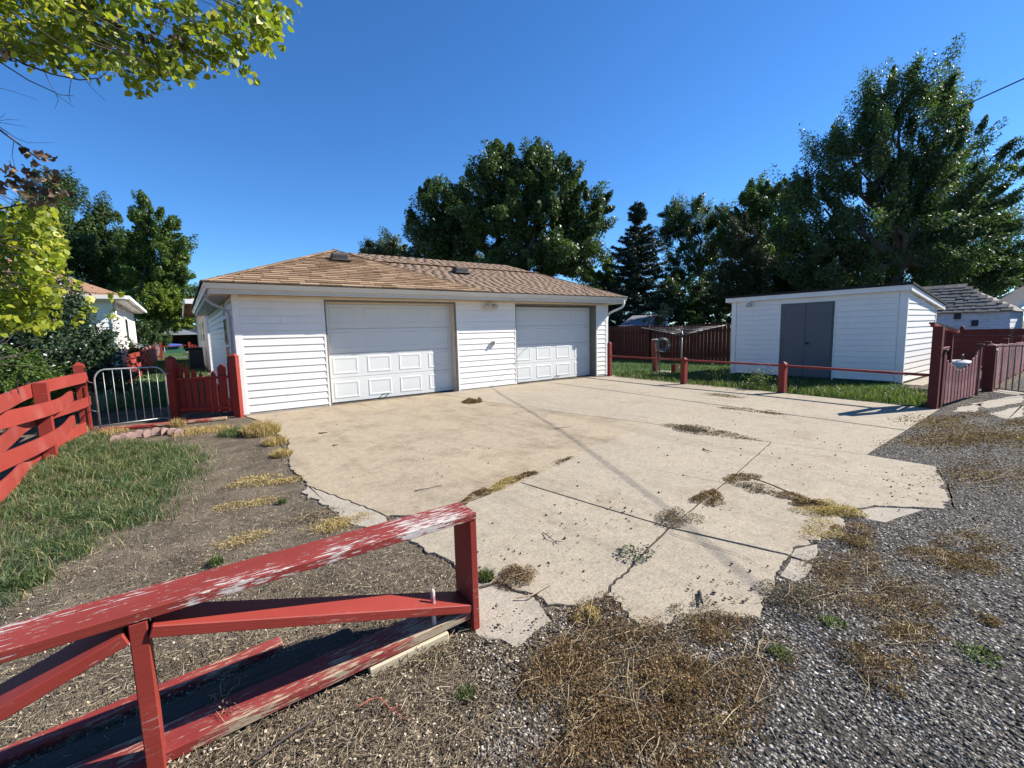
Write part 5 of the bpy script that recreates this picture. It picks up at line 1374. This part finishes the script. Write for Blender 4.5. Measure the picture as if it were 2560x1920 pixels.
# ---- near poplar whose boughs hang in from the left
pop = thing('poplar_tree', (-4.2, 4.6, 0), 'poplar with yellow-green leaves hanging into the picture from above left', 'tree')
pf_ = (-4.3, 4.7)
segs = [(wiggle((pf_[0], pf_[1], -.3), (-4.1, 4.6, 2.4), 4, .03), .17, .14), (wiggle((-4.1, 4.6, 2.4), (-3.6, 4.5, 4.6), 4, .05), .13, .08)]
def bough(pix, d0, d1, r0, r1):
    pts = [Vector(AD(px, py, d0 + (d1 - d0) * i / (len(pix) - 1))) for i, (px, py) in enumerate(pix)]
    return (pts, r0, r1)
hub_hi = Vector((-3.6, 4.5, 4.6)); hub_lo = Vector((-4.1, 4.6, 2.4))
B1 = bough([(-120, 60), (0, 125), (60, 160), (130, 185), (200, 200), (250, 195), (275, 172)], 4.3, 4.2, .012, .003)
B2 = bough([(-120, 100), (0, 155), (70, 200), (150, 237), (185, 240)], 4.3, 4.3, .008, .002)
segs += [B1, B2, bough([(108, 172), (125, 210), (140, 236), (185, 268)], 4.22, 4.2, .004, .0015), bough([(178, 198), (172, 240), (176, 256)], 4.2, 4.2, .003, .0015), bough([(140, 236), (146, 250), (137, 272)], 4.2, 4.2, .003, .001), bough([(195, 172), (225, 215), (265, 254)], 4.2, 4.2, .0035, .0012), bough([(290, 175), (303, 195), (319, 213)], 4.2, 4.2, .003, .001)]
B3 = bough([(-90, 250), (0, 325), (40, 355), (80, 385), (100, 400)], 4.4, 4.3, .012, .005)
segs += [B3, bough([(0, 318), (40, 345), (70, 357), (136, 357)], 4.4, 4.3, .004, .001), bough([(-20, 308), (0, 306), (40, 313), (72, 318)], 4.4, 4.4, .003, .001), bough([(-20, 303), (20, 299), (50, 300)], 4.4, 4.4, .003, .001), bough([(-10, 300), (8, 290), (14, 281)], 4.4, 4.4, .003, .001), bough([(34, 355), (30, 390), (40, 425)], 4.35, 4.3, .003, .001), bough([(-20, 215), (30, 228), (94, 249)], 4.5, 4.4, .003, .001)]
B4 = bough([(-90, 540), (0, 522), (60, 510), (140, 505), (220, 515), (270, 545)], 4.4, 4.6, .010, .002)
segs += [B4, bough([(222, 512), (234, 498)], 4.5, 4.5, .003, .001), bough([(-30, 480), (10, 500), (30, 515)], 4.4, 4.4, .004, .002)]
for pt, hub in ((B1[0][0], hub_hi), (B2[0][0], hub_hi), (B3[0][0], hub_lo), (B4[0][0], hub_lo)):
    segs.append((wiggle(hub, pt, 4, .05), .035, .012))
YG, DE = [], []
def spray(pix, d, n, r, out, sub=True):
    """leafy twig cluster round each pixel point"""
    for px, py, k in pix:
        c = AD(px, py, d + .25 * rng.normal())
        m = int(n * k); dd = unit(rng.normal(size=(m, 3))) * (rng.random((m, 1)) ** .5) * r * math.sqrt(k)
        out.append(c + dd)
top = []
for _ in range(240):   # upper mass of foliage, denser towards the picture corner
    px = 760 * rng.random() ** 1.05 - 60; lim = 225 - .28 * max(0, px - 330) - .06 * max(0, px) * (px < 330)
    if px < 300: lim = 130 + .2 * px
    py = -130 + (lim + 130) * rng.random() ** .75
    if px > 560: py = min(py, 150 - (px - 560) * .55)
    top.append((px, py, .5 + .8 * rng.random()))
spray(top, 4.2, 20, .13, YG)
spray([(395, 185, .8), (410, 200, .8), (385, 205, .7), (360, 195, .7), (480, 185, .6), (490, 170, .5), (600, 165, .7), (620, 190, .6), (640, 200, .4), (595, 120, .8), (640, 100, .6), (660, 110, .5), (670, 125, .4), (740, 10, .5), (720, 30, .5), (690, 60, .6), (670, 70, .5), (120, 145, .6), (150, 160, .6), (240, 160, .6), (190, 170, .5), (430, 160, 1), (340, 160, 1), (300, 140, 1), (540, 130, 1), (560, 90, 1)], 4.2, 14, .10, YG)
low = []
for _ in range(150):
    t = rng.random(); px = 175 * rng.random() ** .9 - 30; py = 530 + 300 * rng.random()
    if px > 150 - abs(py - 660) * .25: px *= .6
    low.append((px, py, .5 + .8 * rng.random()))
spray(low, 4.6, 18, .12, YG)
spray([(150, 590, .6), (165, 610, .6), (160, 640, .6), (140, 620, .8), (215, 755, .6), (225, 770, .6), (205, 790, .5), (180, 705, .5), (285, 745, .35), (305, 735, .35), (290, 785, .35), (270, 790, .3), (190, 810, .4), (180, 715, .5), (160, 680, .7), (120, 690, 1), (90, 760, 1), (140, 800, .8), (120, 820, .6)], 4.8, 16, .09, YG)
PY = np.vstack(YG)
round_leaves('yellow_green_leaves', PY, .066 * (.65 + .6 * rng.random(len(PY))), LEAF_YG, pop, rng.random(len(PY)) ** 1.2, .82, rng.normal(size=(len(PY), 3)) + np.array([.5, -.5, .5]), rng.normal(size=(len(PY), 3)) + np.array([0, 0, -1.3]), .3)
spray([(30, 435, 1), (45, 460, 1), (25, 420, .7), (65, 430, .8), (90, 440, .8), (100, 395, .9), (110, 385, .9), (70, 385, .5), (60, 375, .4), (75, 470, 1), (100, 480, 1), (130, 490, 1), (60, 490, 1), (110, 500, 1), (150, 480, .7), (140, 450, .6), (15, 460, .8), (5, 480, .8), (130, 440, .5), (100, 415, .5), (125, 510, .7), (80, 505, .8)], 4.35, 9, .075, DE)
spray([(120, 10, 1), (140, 25, 1), (170, 10, 1), (190, 20, 1), (215, 40, .8), (230, 10, .9), (280, 60, .7), (10, 135, .6), (20, 150, .5), (360, 100, .8), (380, 85, .7), (440, 100, .8), (430, 125, .7), (460, 115, .7), (490, 130, .5), (35, 30, .6), (200, 0, 1)], 4.05, 9, .075, DE)
PD = np.vstack(DE)
round_leaves('dead_leaves', PD, .064 * (.7 + .6 * rng.random(len(PD))), LEAF_BROWN, pop, rng.random(len(PD)), .8, rng.normal(size=(len(PD), 3)), rng.normal(size=(len(PD), 3)), .9)
NB = len(segs)
ctr = np.vstack([YG[i][:1] for i in rng.choice(len(YG), 150, replace=False)])
for c in ctr:
    a = Vector(c); h = hub_hi if c[2] > 2.6 else hub_lo
    q = a + (h - a).normalized() * (.35 + .4 * rng.random()) + Vector(rng.normal(size=3) * .06)
    segs.append(([a, (a + q) / 2 + Vector(rng.normal(size=3) * .02), q], .0015, .005))
for sg_ in segs[2:NB]: limbs('bough', [sg_], TWIG, pop)
tag(limbs('twigs', segs[NB:], TWIG, pop), kind='stuff')
limbs('trunk', segs[:2], BARK, pop)

# ---------------------------------------------------------------- lawns, weeds and grass
lawn = sheet('lawn', [(10.9, 9.65), (10.35, 7.0), (10.1, 1.95), (13.5, 3.2), (13.5, 7.3), (40, 7.3), (40, 60), (11.1, 60)], GZ + .012, LAWNM)
yard = sheet('back_lawn', [(-1.6, 12.6), (.8, 12.6), (.8, 64), (-40, 64), (-40, 12.6)], GZ + .010, LAWNM)
def tone(P, s=1.0):
    return .5 + .3 * np.sin(P[:, 0] * 2.3 * s + 1.1 * np.sin(P[:, 1] * 1.7 * s)) * np.sin(P[:, 1] * 2.9 * s + .7)
# green patch between woven fence and dirt
gpoly = [G(*q)[:2] for q in ((-60, 1560), (0, 1530), (60, 1450), (110, 1440), (190, 1380), (300, 1335), (400, 1290), (440, 1215), (505, 1165), (500, 1140), (455, 1112), (330, 1110), (270, 1095), (225, 1085), (125, 1140), (0, 1240), (-60, 1290))]
P = samplepoly(gpoly, 34000); P = P + .10 * np.column_stack([np.sin(P[:, 1] * 9 + 2 * np.sin(P[:, 0] * 7)), np.sin(P[:, 0] * 11 + 1)]) + np.where(rng.random((len(P), 1)) < .25, .17, .05) * rng.normal(size=P.shape)
P = P[~inpoly(P, [(-4, 4), (-1.62, 4), (-1.46, 10.3), (-4, 10.3)])]
nzv = .6 * tone(P, 2.6) + .4 * tone(P, 6.5) + .13 * rng.normal(size=len(P)); P = P[nzv > .42]
v = np.clip(.5 * rng.random(len(P)) + .45 * tone(P, 3.0), 0, .9); v[rng.random(len(P)) < .17] = 1
tag(blades('grass', P, .045 + .065 * rng.random(len(P)) ** 1.5, .0055, GRASSM, None, v, 1.8), 'green grass patch beside the red woven fence', 'grass', kind='stuff')
# weeds along the rail fence
wpoly = [(10.15, 1.95), (10.30, 4.3), (10.34, 6.8), (10.62, 9.3), (11.6, 9.4), (12.6, 7.4), (12.6, 5.5), (12.2, 3.0), (11.6, 2.1)]
P = samplepoly(wpoly, 15000); pr = np.exp(-np.clip((P[:, 0] - 10.9), 0, 9) * .9); P = P[rng.random(len(P)) < pr * .8 + .25 * (P[:, 1] < 4.5)]
tag(blades('weeds', P, .06 + .13 * rng.random(len(P)) * (.5 + .8 * tone(P)), .012, WEEDM, None, rng.random(len(P)), 1.0), 'green weeds growing along the rail fence', 'weeds', kind='stuff')
P2 = samplepoly([(11.2, 9.3), (10.7, 6.0), (12.4, 2.4), (13.5, 3.2), (13.5, 7.3), (18, 7.5), (16.5, 15), (12, 15)], 14000)
tag(blades('lawn_grass', P2, .05 + .05 * rng.random(len(P2)), .014, GRASSM, None, rng.random(len(P2)) * .8, 1.0), 'shaded lawn grass behind the rail fence', 'grass', kind='stuff')
P3 = np.column_stack([-1.5 + 2.3 * rng.random(9000), 13 + 32 * rng.random(9000) ** 1.3])
tag(blades('back_lawn_grass', P3, .05 + .04 * rng.random(9000), .03, GRASSM, None, .3 + .6 * rng.random(9000), 1.0), 'sunny back lawn grass beyond the pipe gate', 'grass', kind='stuff')
# dry straw-coloured grass by the garage corner and the gate
def tuft(name, pos, n, r, h, mat, label, cat, lean=1.1, wd=.006, group=None, z=GZ):
    a = rng.random(n) * 2 * np.pi; rr = r * np.sqrt(rng.random(n))
    P = np.column_stack([rr * np.cos(a), rr * np.sin(a)])
    o = blades(name, P, h * (.4 + .6 * rng.random(n)) * (1.1 - .5 * rr / r), wd, mat, None, rng.random(n), lean, 0.0, Matrix.Translation((pos[0], pos[1], z)))
    return tag(o, label, cat, group)
for px, py, n, r, h, lab in ((655, 1085, 1500, .26, .30, 'bright straw-coloured grass tuft at the garage corner'), (690, 1110, 500, .16, .18, 'small straw grass tuft beside the stained slab edge'), (705, 1140, 400, .12, .14, 'thin straw tuft lower along the stained slab edge'),
                             (480, 1082, 700, .30, .12, 'flat patch of straw grass below the picket panel'), (445, 1065, 420, .12, .2, 'dry grass tuft at the foot of the picket panel post'), (280, 1082, 500, .22, .12, 'dry grass tuft at the foot of the pipe gate'),
                             (540, 1075, 600, .25, .12, 'straw grass between picket panel and garage corner'), (200, 1082, 350, .12, .2, 'dry grass tuft round the woven fence end post')):
    P = G(px, py, GZ); tuft('dry_grass', P, n, r, h, DRYGRASS, lab, 'dry grass')
for px, py, n, r, h, lab in ((590, 1085, 900, .24, .16, 'green grass tuft left of the straw tuft'), (1215, 1450, 420, .05, .09, 'small bright green tuft beside the broken fence end board'), (705, 1258, 120, .04, .07, 'lone green seedling on the dirt left of the driveway'), (1950, 1640, 150, .05, .06, 'green weed sprout in the gravel right of the dry weeds'),
                             (2440, 1640, 160, .08, .05, 'green tuft near the lower gravel edge'), (2080, 1560, 140, .06, .05, 'green sprig beside the brown weed mat'), (1165, 1740, 90, .04, .06, 'green sprig in the pebbles below the broken fence'), (85, 1455, 220, .10, .12, 'yellowish grass clump at the lower end of the green patch'), (540, 1410, 130, .05, .09, 'pale green sprout just above the broken top rail')):
    P = G(px, py, GZ); tuft('grass_tuft', P, n, r, h, WEEDM, lab, 'grass tuft', 1.2, .005)
# leafy weeds along the shaded fence line
for px, py, lab in ((1840, 925, 'dark leafy weed against the shed door post'), (1790, 960, 'green leafy weed at the second rail post'), (1880, 975, 'green leafy weed near the third rail post')):
    P = G(px, py); t = thing('leafy_weed', (P[0], P[1], 0), lab, 'weed')
    n = 500; q = rng.normal(size=(n, 3)) * np.array([.14, .14, .13]) + np.array([P[0] + .25, P[1], .2 if px != 1840 else .35]); q[:, 2] = np.abs(q[:, 2])
    leaves('weed_leaves', q, .06, WEEDM if px != 1840 else LEAF_DK, t, rng.random(n), .4)
    limbs('stems', [([Vector((P[0] + .25, P[1], -.05)), Vector((P[0] + .25 + .1 * rng.normal(), P[1] + .1 * rng.normal(), .4))], .006, .003) for _ in range(6)], TWIG, t)

# ---------------------------------------------------------------- gravel, pebbles and dry litter
def inslab(P, grow=0):
    m = np.zeros(len(P), bool)
    for L in SLABS: m |= inpoly(P, L)
    return m
alley = [(.9, 1.35), (1.6, 1.15), (2.4, 1.2), (3.1, 1.05), (3.6, 1.25), (4.6, 1.5), (5.95, 1.75), (7.6, 1.75), (10.0, 1.78), (13, 1.55), (40, 1.4), (60, -8), (10, -9), (-4, -5), (-1.5, -.5), (-.1, .7)]
sheet('gravel_alley', alley, GZ + .006, GRAV)
def polar(n, r0, r1, a0, a1, p):
    """points round the camera's feet, thinning with distance"""
    u = rng.random(n)
    r = (r0 ** (1 - p) + u * (r1 ** (1 - p) - r0 ** (1 - p))) ** (1 / (1 - p))
    a = math.radians(90) - np.radians(a0 + (a1 - a0) * rng.random(n))
    return np.column_stack([r * np.cos(a), r * np.sin(a)])
P = polar(115000, 1.05, 15, 14, 92, 1.45)
al = np.array(alley); P = P[(inpoly(P, al) | ((P[:, 1] < 1.9) & (P[:, 0] > .9))) & ~inslab(P)]
cover = np.clip(tone(P, .9) + .25 * rng.normal(size=len(P)), 0, 1)
near = np.hypot(P[:, 0], P[:, 1])
keep = rng.random(len(P)) < np.where(P[:, 0] < 1.9, .45, 1.0)
P, cover = P[keep], cover[keep]
r = .0045 + .0065 * rng.random(len(P)) ** 2 + .0012 * np.hypot(P[:, 0], P[:, 1]) / 3
tag(pebbles('gravel', P, r, PEBBLE, None, rng.random(len(P)) ** 1.25, GZ + .004), 'grey alley gravel with pale pebbles', 'gravel', kind='stuff')
# loose pebbles and dry litter over the bare dirt
P = polar(40000, 1.3, 11, -18, 40, 1.5)
P = P[~inslab(P) & ~inpoly(P, gpoly)]; P = P[(P[:, 1] < 9.6)]
k = rng.random(len(P))
tag(pebbles('dirt_pebbles', P[k < .2], .003 + .006 * rng.random((k < .2).sum()) ** 3, PEBBLE, None, rng.random((k < .2).sum()) ** .9, GZ - .002), 'small pebbles in the bare dirt', 'pebbles', kind='stuff')
P = polar(85000, 1.1, 11, -20, 62, 1.5)
dirtz = ~inslab(P) & (P[:, 1] < 9.7) & ~((P[:, 0] > 2.6) & (rng.random(len(P)) < .85)) & ~(inpoly(P, gpoly) & (rng.random(len(P)) < .8))
P = P[dirtz]; n = len(P)
tag(sticks('litter', P, .010 + .06 * rng.random(n) ** 3, .0006 + .0010 * rng.random(n), LITTER, None, rng.random(n) ** 1.1, GZ, .3), 'dry stems and bark litter on the soil', 'litter', kind='stuff')
P = polar(26000, 1.1, 10, -20, 60, 1.5); P = P[~inslab(P) & (P[:, 1] < 9.6) & ~((P[:, 0] > 2.6) & (rng.random(len(P)) < .9))]; n = len(P)
q = np.column_stack([P, GZ + .004 + .012 * rng.random(n)])
tag(leaves('leaf_litter', q, .006 + .011 * rng.random(n) ** 2, LITTER, None, rng.random(n), .7, rng.normal(size=(n, 3)) * .5 + np.array([0, 0, 1.0]), None, .6), 'crumbled dead leaves on the soil', 'leaf litter', kind='stuff')
# dark crumbs scattered on the concrete
cp = []
for px, py, sx_, sy_, n in ((1650, 1250, 330, 130, 120), (2000, 1150, 260, 90, 80), (2250, 1220, 120, 50, 60), (1350, 1380, 200, 90, 50), (1000, 1130, 250, 80, 40), (1800, 1480, 110, 60, 70), (1850, 1050, 300, 50, 40), (1280, 1560, 80, 30, 30)):
    for _ in range(n):
        P = G(px + sx_ * rng.normal() * .6, py + sy_ * rng.normal() * .6); cp.append(P[:2])
cp = np.array(cp); cp = cp[inslab(cp)]
tag(pebbles('crumbs', cp, .004 + .008 * rng.random(len(cp)) ** 2, LITTER, None, rng.random(len(cp)) * .25, .008, .7), 'dark crumbs of soil scattered on the concrete', 'crumbs', kind='stuff')

ce = []
for L in SLABS[2:14]:
    for p in L[::1]:
        if rng.random() < .5: ce.append(p + .035 * rng.normal(size=2))
ce = np.array(ce); ce = ce[~inslab(ce)]
tag(pebbles('concrete_chips', ce, .004 + .013 * rng.random(len(ce)) ** 2, CONCG, None, rng.random(len(ce)), GZ + .004, .6), 'crumbled concrete chips along the broken slab edge', 'rubble', kind='stuff')

# dead weeds: a tangle of stems with tiny dry leaves
def deadweed(name, px, py, r, h, n, mat, label, stretch=1.0, ang=0.0, stems=12, z=None, lsz=.012):
    P = G(px, py); n = int(n * 2.4); h *= .66
    t = thing(name, (P[0], P[1], 0), label, 'dead weed')
    z = GZ if z is None else z
    ca, sa = math.cos(ang), math.sin(ang)
    m = 7; sa_ = rng.random(m) * 6.283; sr_ = .85 * np.sqrt(rng.random(m)); sc_ = .14 + .34 * rng.random(m); hh = .5 + .7 * rng.random(m); bt = rng.random(m)
    pick = rng.choice(m, n, p=sc_ ** 1.3 / (sc_ ** 1.3).sum())
    gx_, gy_ = rng.normal(size=n), rng.normal(size=n)
    gl_ = np.hypot(gx_, gy_); k_ = np.minimum(1, 1.7 / gl_) * np.where(gl_ > 1.7, rng.random(n) ** .5, 1); gx_, gy_ = gx_ * k_, gy_ * k_
    lsz = lsz * max(1, math.hypot(P[0], P[1]) / 3.2)
    x = (sr_[pick] * np.cos(sa_[pick]) + gx_ * sc_[pick]) * r * stretch; y = (sr_[pick] * np.sin(sa_[pick]) + gy_ * sc_[pick]) * r
    fall = np.exp(-.5 * (gx_ ** 2 + gy_ ** 2) * .9); clump = bt[pick]
    zz = z + h * fall * hh[pick] * rng.random(n) ** .6 + .003
    q = np.column_stack([P[0] + x * ca - y * sa, P[1] + x * sa + y * ca, zz])
    leaves('dry_leaves', q, lsz * (.6 + .9 * rng.random(n)), mat, t, np.clip(.62 * rng.random(n) + .3 * clump + .12 * (zz - z) / h, 0, 1), .32, None, None, .5)
    sg = []
    for _ in range(stems):
        b = rng.random() * 6.283; L = r * (.6 + .8 * rng.random())
        e = Vector((P[0] + (math.cos(b) * stretch * ca - math.sin(b) * sa) * L, P[1] + (math.cos(b) * stretch * sa + math.sin(b) * ca) * L, z + .01 + h * .6 * rng.random()))
        s = Vector((P[0], P[1], z + .005)) + Vector(rng.normal(size=3) * r * .2); s.z = z + .006
        jt = lambda: Vector(rng.normal(size=3) * r * .10)
        m = (s + e) / 2 + Vector((0, 0, h * .5 * rng.random())); m1, m2 = (s + m) / 2 + jt(), (m + e) / 2 + jt()
        m1.z, m2.z = max(m1.z, z + .004), max(m2.z, z + .004)
        sg.append(([s, m1, m, m2, e], .0015, .0006))
    limbs('stems', sg, STRAW, t)
J3A = math.atan2(*(G(1320, 1189) - G(1175, 1254))[1::-1])
DW = [
 (1310, 1440, .14, .10, 900, DRYWEED, 'bushy brown dead weed sitting on the lower slab edge', 1.0, 0),
 (1700, 1305, .15, .10, 700, GREYWEED, 'dead weed tangle where the driveway joints cross', 1.3, .2),
 (1770, 1250, .11, .08, 700, DRYWEED, 'small rusty weed tuft in the joint above the crossing', 1.6, .12),
 (1790, 1235, .06, .06, 250, DRYWEED, 'tiny weed at the upper end of the rusty tuft', 1, 0),
 (1850, 1200, .14, .05, 600, DRYWEED, 'flat brown weed where crack and joint meet', 1.5, .1),
 (1880, 1222, .12, .05, 450, GREYWEED, 'wispy dry weed beside the long crack', 1.8, -1.2),
 (2020, 1258, .13, .09, 1000, DRYWEED, 'rusty dry weed filling the long crack', 2.0, -1.1),
 (2075, 1278, .13, .10, 1000, DRYGRASS, 'golden dry grass at the end of the long crack', 1.8, -1.0),
 (2045, 1325, .13, .06, 450, DRYGRASS, 'sparse straw weed on the slab corner', 1.6, 0),
 (2130, 1342, .13, .08, 700, DRYWEED, 'tan weed clump where slab corner meets gravel', 1.6, .2),
 (1760, 1078, .22, .10, 800, GREYWEED, 'heap of dead stems on the long middle joint', 2.2, -1.45),
 (1840, 1092, .14, .03, 300, GREYWEED, 'thin strip of dead grass along the middle joint', 3.2, -1.45),
 (1185, 1005, .17, .12, 800, DRYWEED, 'dry brown weed on the joint near the first garage door', 1.6, 0),
 (1800, 990, .25, .03, 400, GREYWEED, 'flat scatter of dead stems below the third rail post', 2.4, -1.4),
 (1885, 1026, .22, .03, 400, GREYWEED, 'flat dark scatter on the far joint', 3.0, -1.5),
 (1262, 1213, .08, .08, 1200, DRYGRASS, 'golden brown weeds sprouting from the diagonal joint', 3.2, J3A),
 (1196, 1243, .09, .08, 900, DRYWEED, 'brown weeds in the joint behind the broken fence end', 2.2, J3A),
 (1310, 1192, .06, .06, 600, DRYWEED, 'dark dead weed further up the diagonal joint', 3.0, J3A),
 (1400, 1155, .05, .03, 350, GREYWEED, 'sparse dead weed at the upper diagonal joint', 4.5, J3A),
 (850, 1305, .16, .07, 800, DRYGRASS, 'golden dry clump on the dirt behind the top rail', 1.4, 0),
 (780, 1290, .16, .03, 500, GREYWEED, 'low grey weed beside the golden dirt clump', 1.5, 0),
 (640, 1200, .18, .05, 400, DRYGRASS, 'dry grass wisp on the dirt bank', 1.3, 0),
 (700, 1205, .14, .05, 400, DRYGRASS, 'dry grass wisp at the slab edge', 1.3, .5),
 (630, 1255, .16, .04, 350, DRYGRASS, 'dry grass wisp in the middle of the dirt', 1.3, 0),
 (620, 1340, .14, .04, 350, DRYGRASS, 'dry grass wisp above the broken rail middle', 1.3, 0),
 (1480, 1590, .20, .10, 1400, DRYWEED, 'tawny dead weed mat just below the driveway edge', 1.3, .2),
 (1465, 1545, .06, .09, 500, DRYGRASS, 'orange straw tuft at the ragged slab edge', 1.2, 0),
 (1560, 1640, .22, .09, 1500, DRYWEED, 'wide tawny weed mat in the centre foreground', 1.4, .2),
 (1400, 1720, .20, .09, 1500, DRYWEED, 'shaggy brown weed mat left of the centre foreground', 1.3, .4),
 (1580, 1740, .22, .09, 1600, DRYWEED, 'shaggy brown weed mat in the lower foreground', 1.3, .1),
 (1720, 1690, .18, .09, 1300, DRYWEED, 'reddish weed mat right of the centre foreground', 1.2, 0),
 (1450, 1840, .20, .09, 1500, DRYWEED, 'weed mat at the bottom edge of the picture', 1.3, .3),
 (1650, 1850, .18, .08, 1300, DRYWEED, 'second weed mat at the bottom edge, nearer the gravel', 1.2, 0),
 (1840, 1770, .16, .07, 1000, DRYWEED, 'rusty weed mat in front of the gravel', 1.4, 0),
 (1900, 1640, .14, .05, 500, DRYWEED, 'thin weed mat between slab edge and gravel', 1.5, .3),
 (1810, 1590, .14, .07, 900, DRYWEED, 'brown weed mat hugging the right ragged slab edge', 1.4, -.5),
 (1960, 1500, .14, .08, 700, GREYWEED, 'grey tangle of dead stems at the slab corner', 1.4, 0),
 (1720, 1535, .12, .06, 400, GREYWEED, 'dead stems lying over the slab bottom edge', 1.8, .1),
 (2370, 1405, .22, .05, 1100, DRYWEED, 'orange-brown weed mat alone in the gravel', 1.5, -.4),
 (2130, 1410, .20, .05, 800, DRYWEED, 'brown weed mat in gravel beside the slab corner', 1.4, -.2),
 (2200, 1480, .24, .06, 1200, DRYWEED, 'large brown weed mat in the middle gravel', 1.4, -.3),
 (2060, 1470, .18, .05, 700, DRYWEED, 'brown weed mat below the slab corner', 1.6, 0),
 (2420, 1345, .18, .03, 500, DRYWEED, 'narrow brown weed streak in the upper gravel', 1.8, -.3),
 (2290, 1600, .14, .05, 700, DRYWEED, 'tawny weed patch in the lower gravel', 1.5, -.3),
 (2170, 1680, .14, .05, 700, DRYWEED, 'tawny weed patch near the bottom gravel', 1.3, 0),
 (2455, 1550, .05, .05, 250, DRYWEED, 'tiny rusty weed in the right gravel', 1, 0),
 (2430, 1100, .5, .04, 900, DRYWEED, 'long brown weed streak beside the far slab end', 2.0, -.2),
 (2520, 1190, .45, .04, 800, DRYWEED, 'brown weed streak at the right gravel edge', 2.0, -.3),
 (2420, 1055, .6, .05, 900, DRYWEED, 'brown weed band before the dipped gate', 2.2, -.1),
 (2530, 1075, .6, .05, 700, DRYWEED, 'brown weed band further along the alley', 2.2, -.1),
 (560, 1770, .12, .14, 160, GREYWEED, 'tall thin dead weed standing in front of the bottom rail', .6, 0),
 (1090, 1640, .12, .06, 300, GREYWEED, 'wiry dead weed by the pale wood offcut', 1.4, 0),
]
for a in DW: deadweed('dead_weed', *a)
# a few single things on the concrete
def twig(name, pts, r, mat, label, cat='twig', branches=()):
    sg = [([Vector(G(*p, .012 + .012 * (i % 2))) for i, p in enumerate(pts)], r, r * .5)]
    for b in branches: sg.append(([Vector(G(*p, .014 + .01 * i)) for i, p in enumerate(b)], r * .7, r * .3))
    tag(limbs(name, sg, mat, None), label, cat)
twig('twig', [(1358, 1331), (1372, 1341), (1385, 1352), (1392, 1357)], .004, TWIG, 'forked twig on the lower middle slab', branches=[[(1375, 1343), (1384, 1333)], [(1386, 1352), (1408, 1354)], [(1365, 1336), (1372, 1332)]])
twig('twig', [(1036, 1227), (1070, 1221), (1105, 1212)], .005, TWIG, 'straight twig on the stained slab')
twig('twig', [(1390, 1071), (1430, 1066)], .004, TWIG, 'short straight twig at the slab edge near the cable shadow')
twig('twig', [(1757, 1123), (1778, 1129)], .007, TWIG, 'dark stub of twig on the middle panel')
twig('twig', [(797, 1083), (818, 1081)], .010, TWIG, 'dark bark sliver near the garage on the stained slab')
twig('twig', [(832, 1113), (845, 1112)], .008, TWIG, 'curled bark sliver on the stained slab')
twig('root', [(900, 1765), (925, 1748), (950, 1745), (965, 1760), (978, 1775)], .0035, PINK, 'reddish dead root on the soil below the fence', 'root', branches=[[(978, 1775), (1000, 1760)], [(975, 1773), (1010, 1778)], [(978, 1775), (1020, 1800)]])
twig('twig', [(640, 1900), (720, 1840), (800, 1790)], .006, TWIG, 'long grey stick on the soil at the lower edge')
twig('twig', [(1290, 1495), (1330, 1488), (1375, 1462), (1385, 1455)], .005, STRAW, 'bent pale stick on the lower slab edge')
twig('bark_chip', [(1748, 1480), (1756, 1508)], .012, DARK, 'black upright bark chip on the lower slab', 'bark chip')
twig('straw_stem', [(1500, 1600), (1600, 1570), (1660, 1525)], .003, STRAW, 'long pale stem arching across the weed mats', 'stem')
twig('straw_stem', [(1590, 1560), (1640, 1600), (1780, 1650)], .003, STRAW, 'pale stem lying beside the arching stem', 'stem')
twig('straw_stem', [(1790, 1830), (1830, 1780), (1860, 1755)], .003, STRAW, 'pale stem pointing at the rusty weed mat', 'stem')
wdg = G(1590, 1388); t = thing('green_weed', (wdg[0], wdg[1], 0), 'small grey-green weed in the joint on the lower slabs', 'weed')
n = 160; a = rng.random(n) * 6.283; rr = .11 * np.sqrt(rng.random(n))
leaves('weed_leaves', np.column_stack([wdg[0] + rr * np.cos(a) * 1.2, wdg[1] + rr * np.sin(a), .01 + .03 * rng.random(n)]), .022, LEAF_OLIVE, t, rng.random(n), .6, rng.normal(size=(n, 3)) * .4 + np.array([0, 0, 1]))
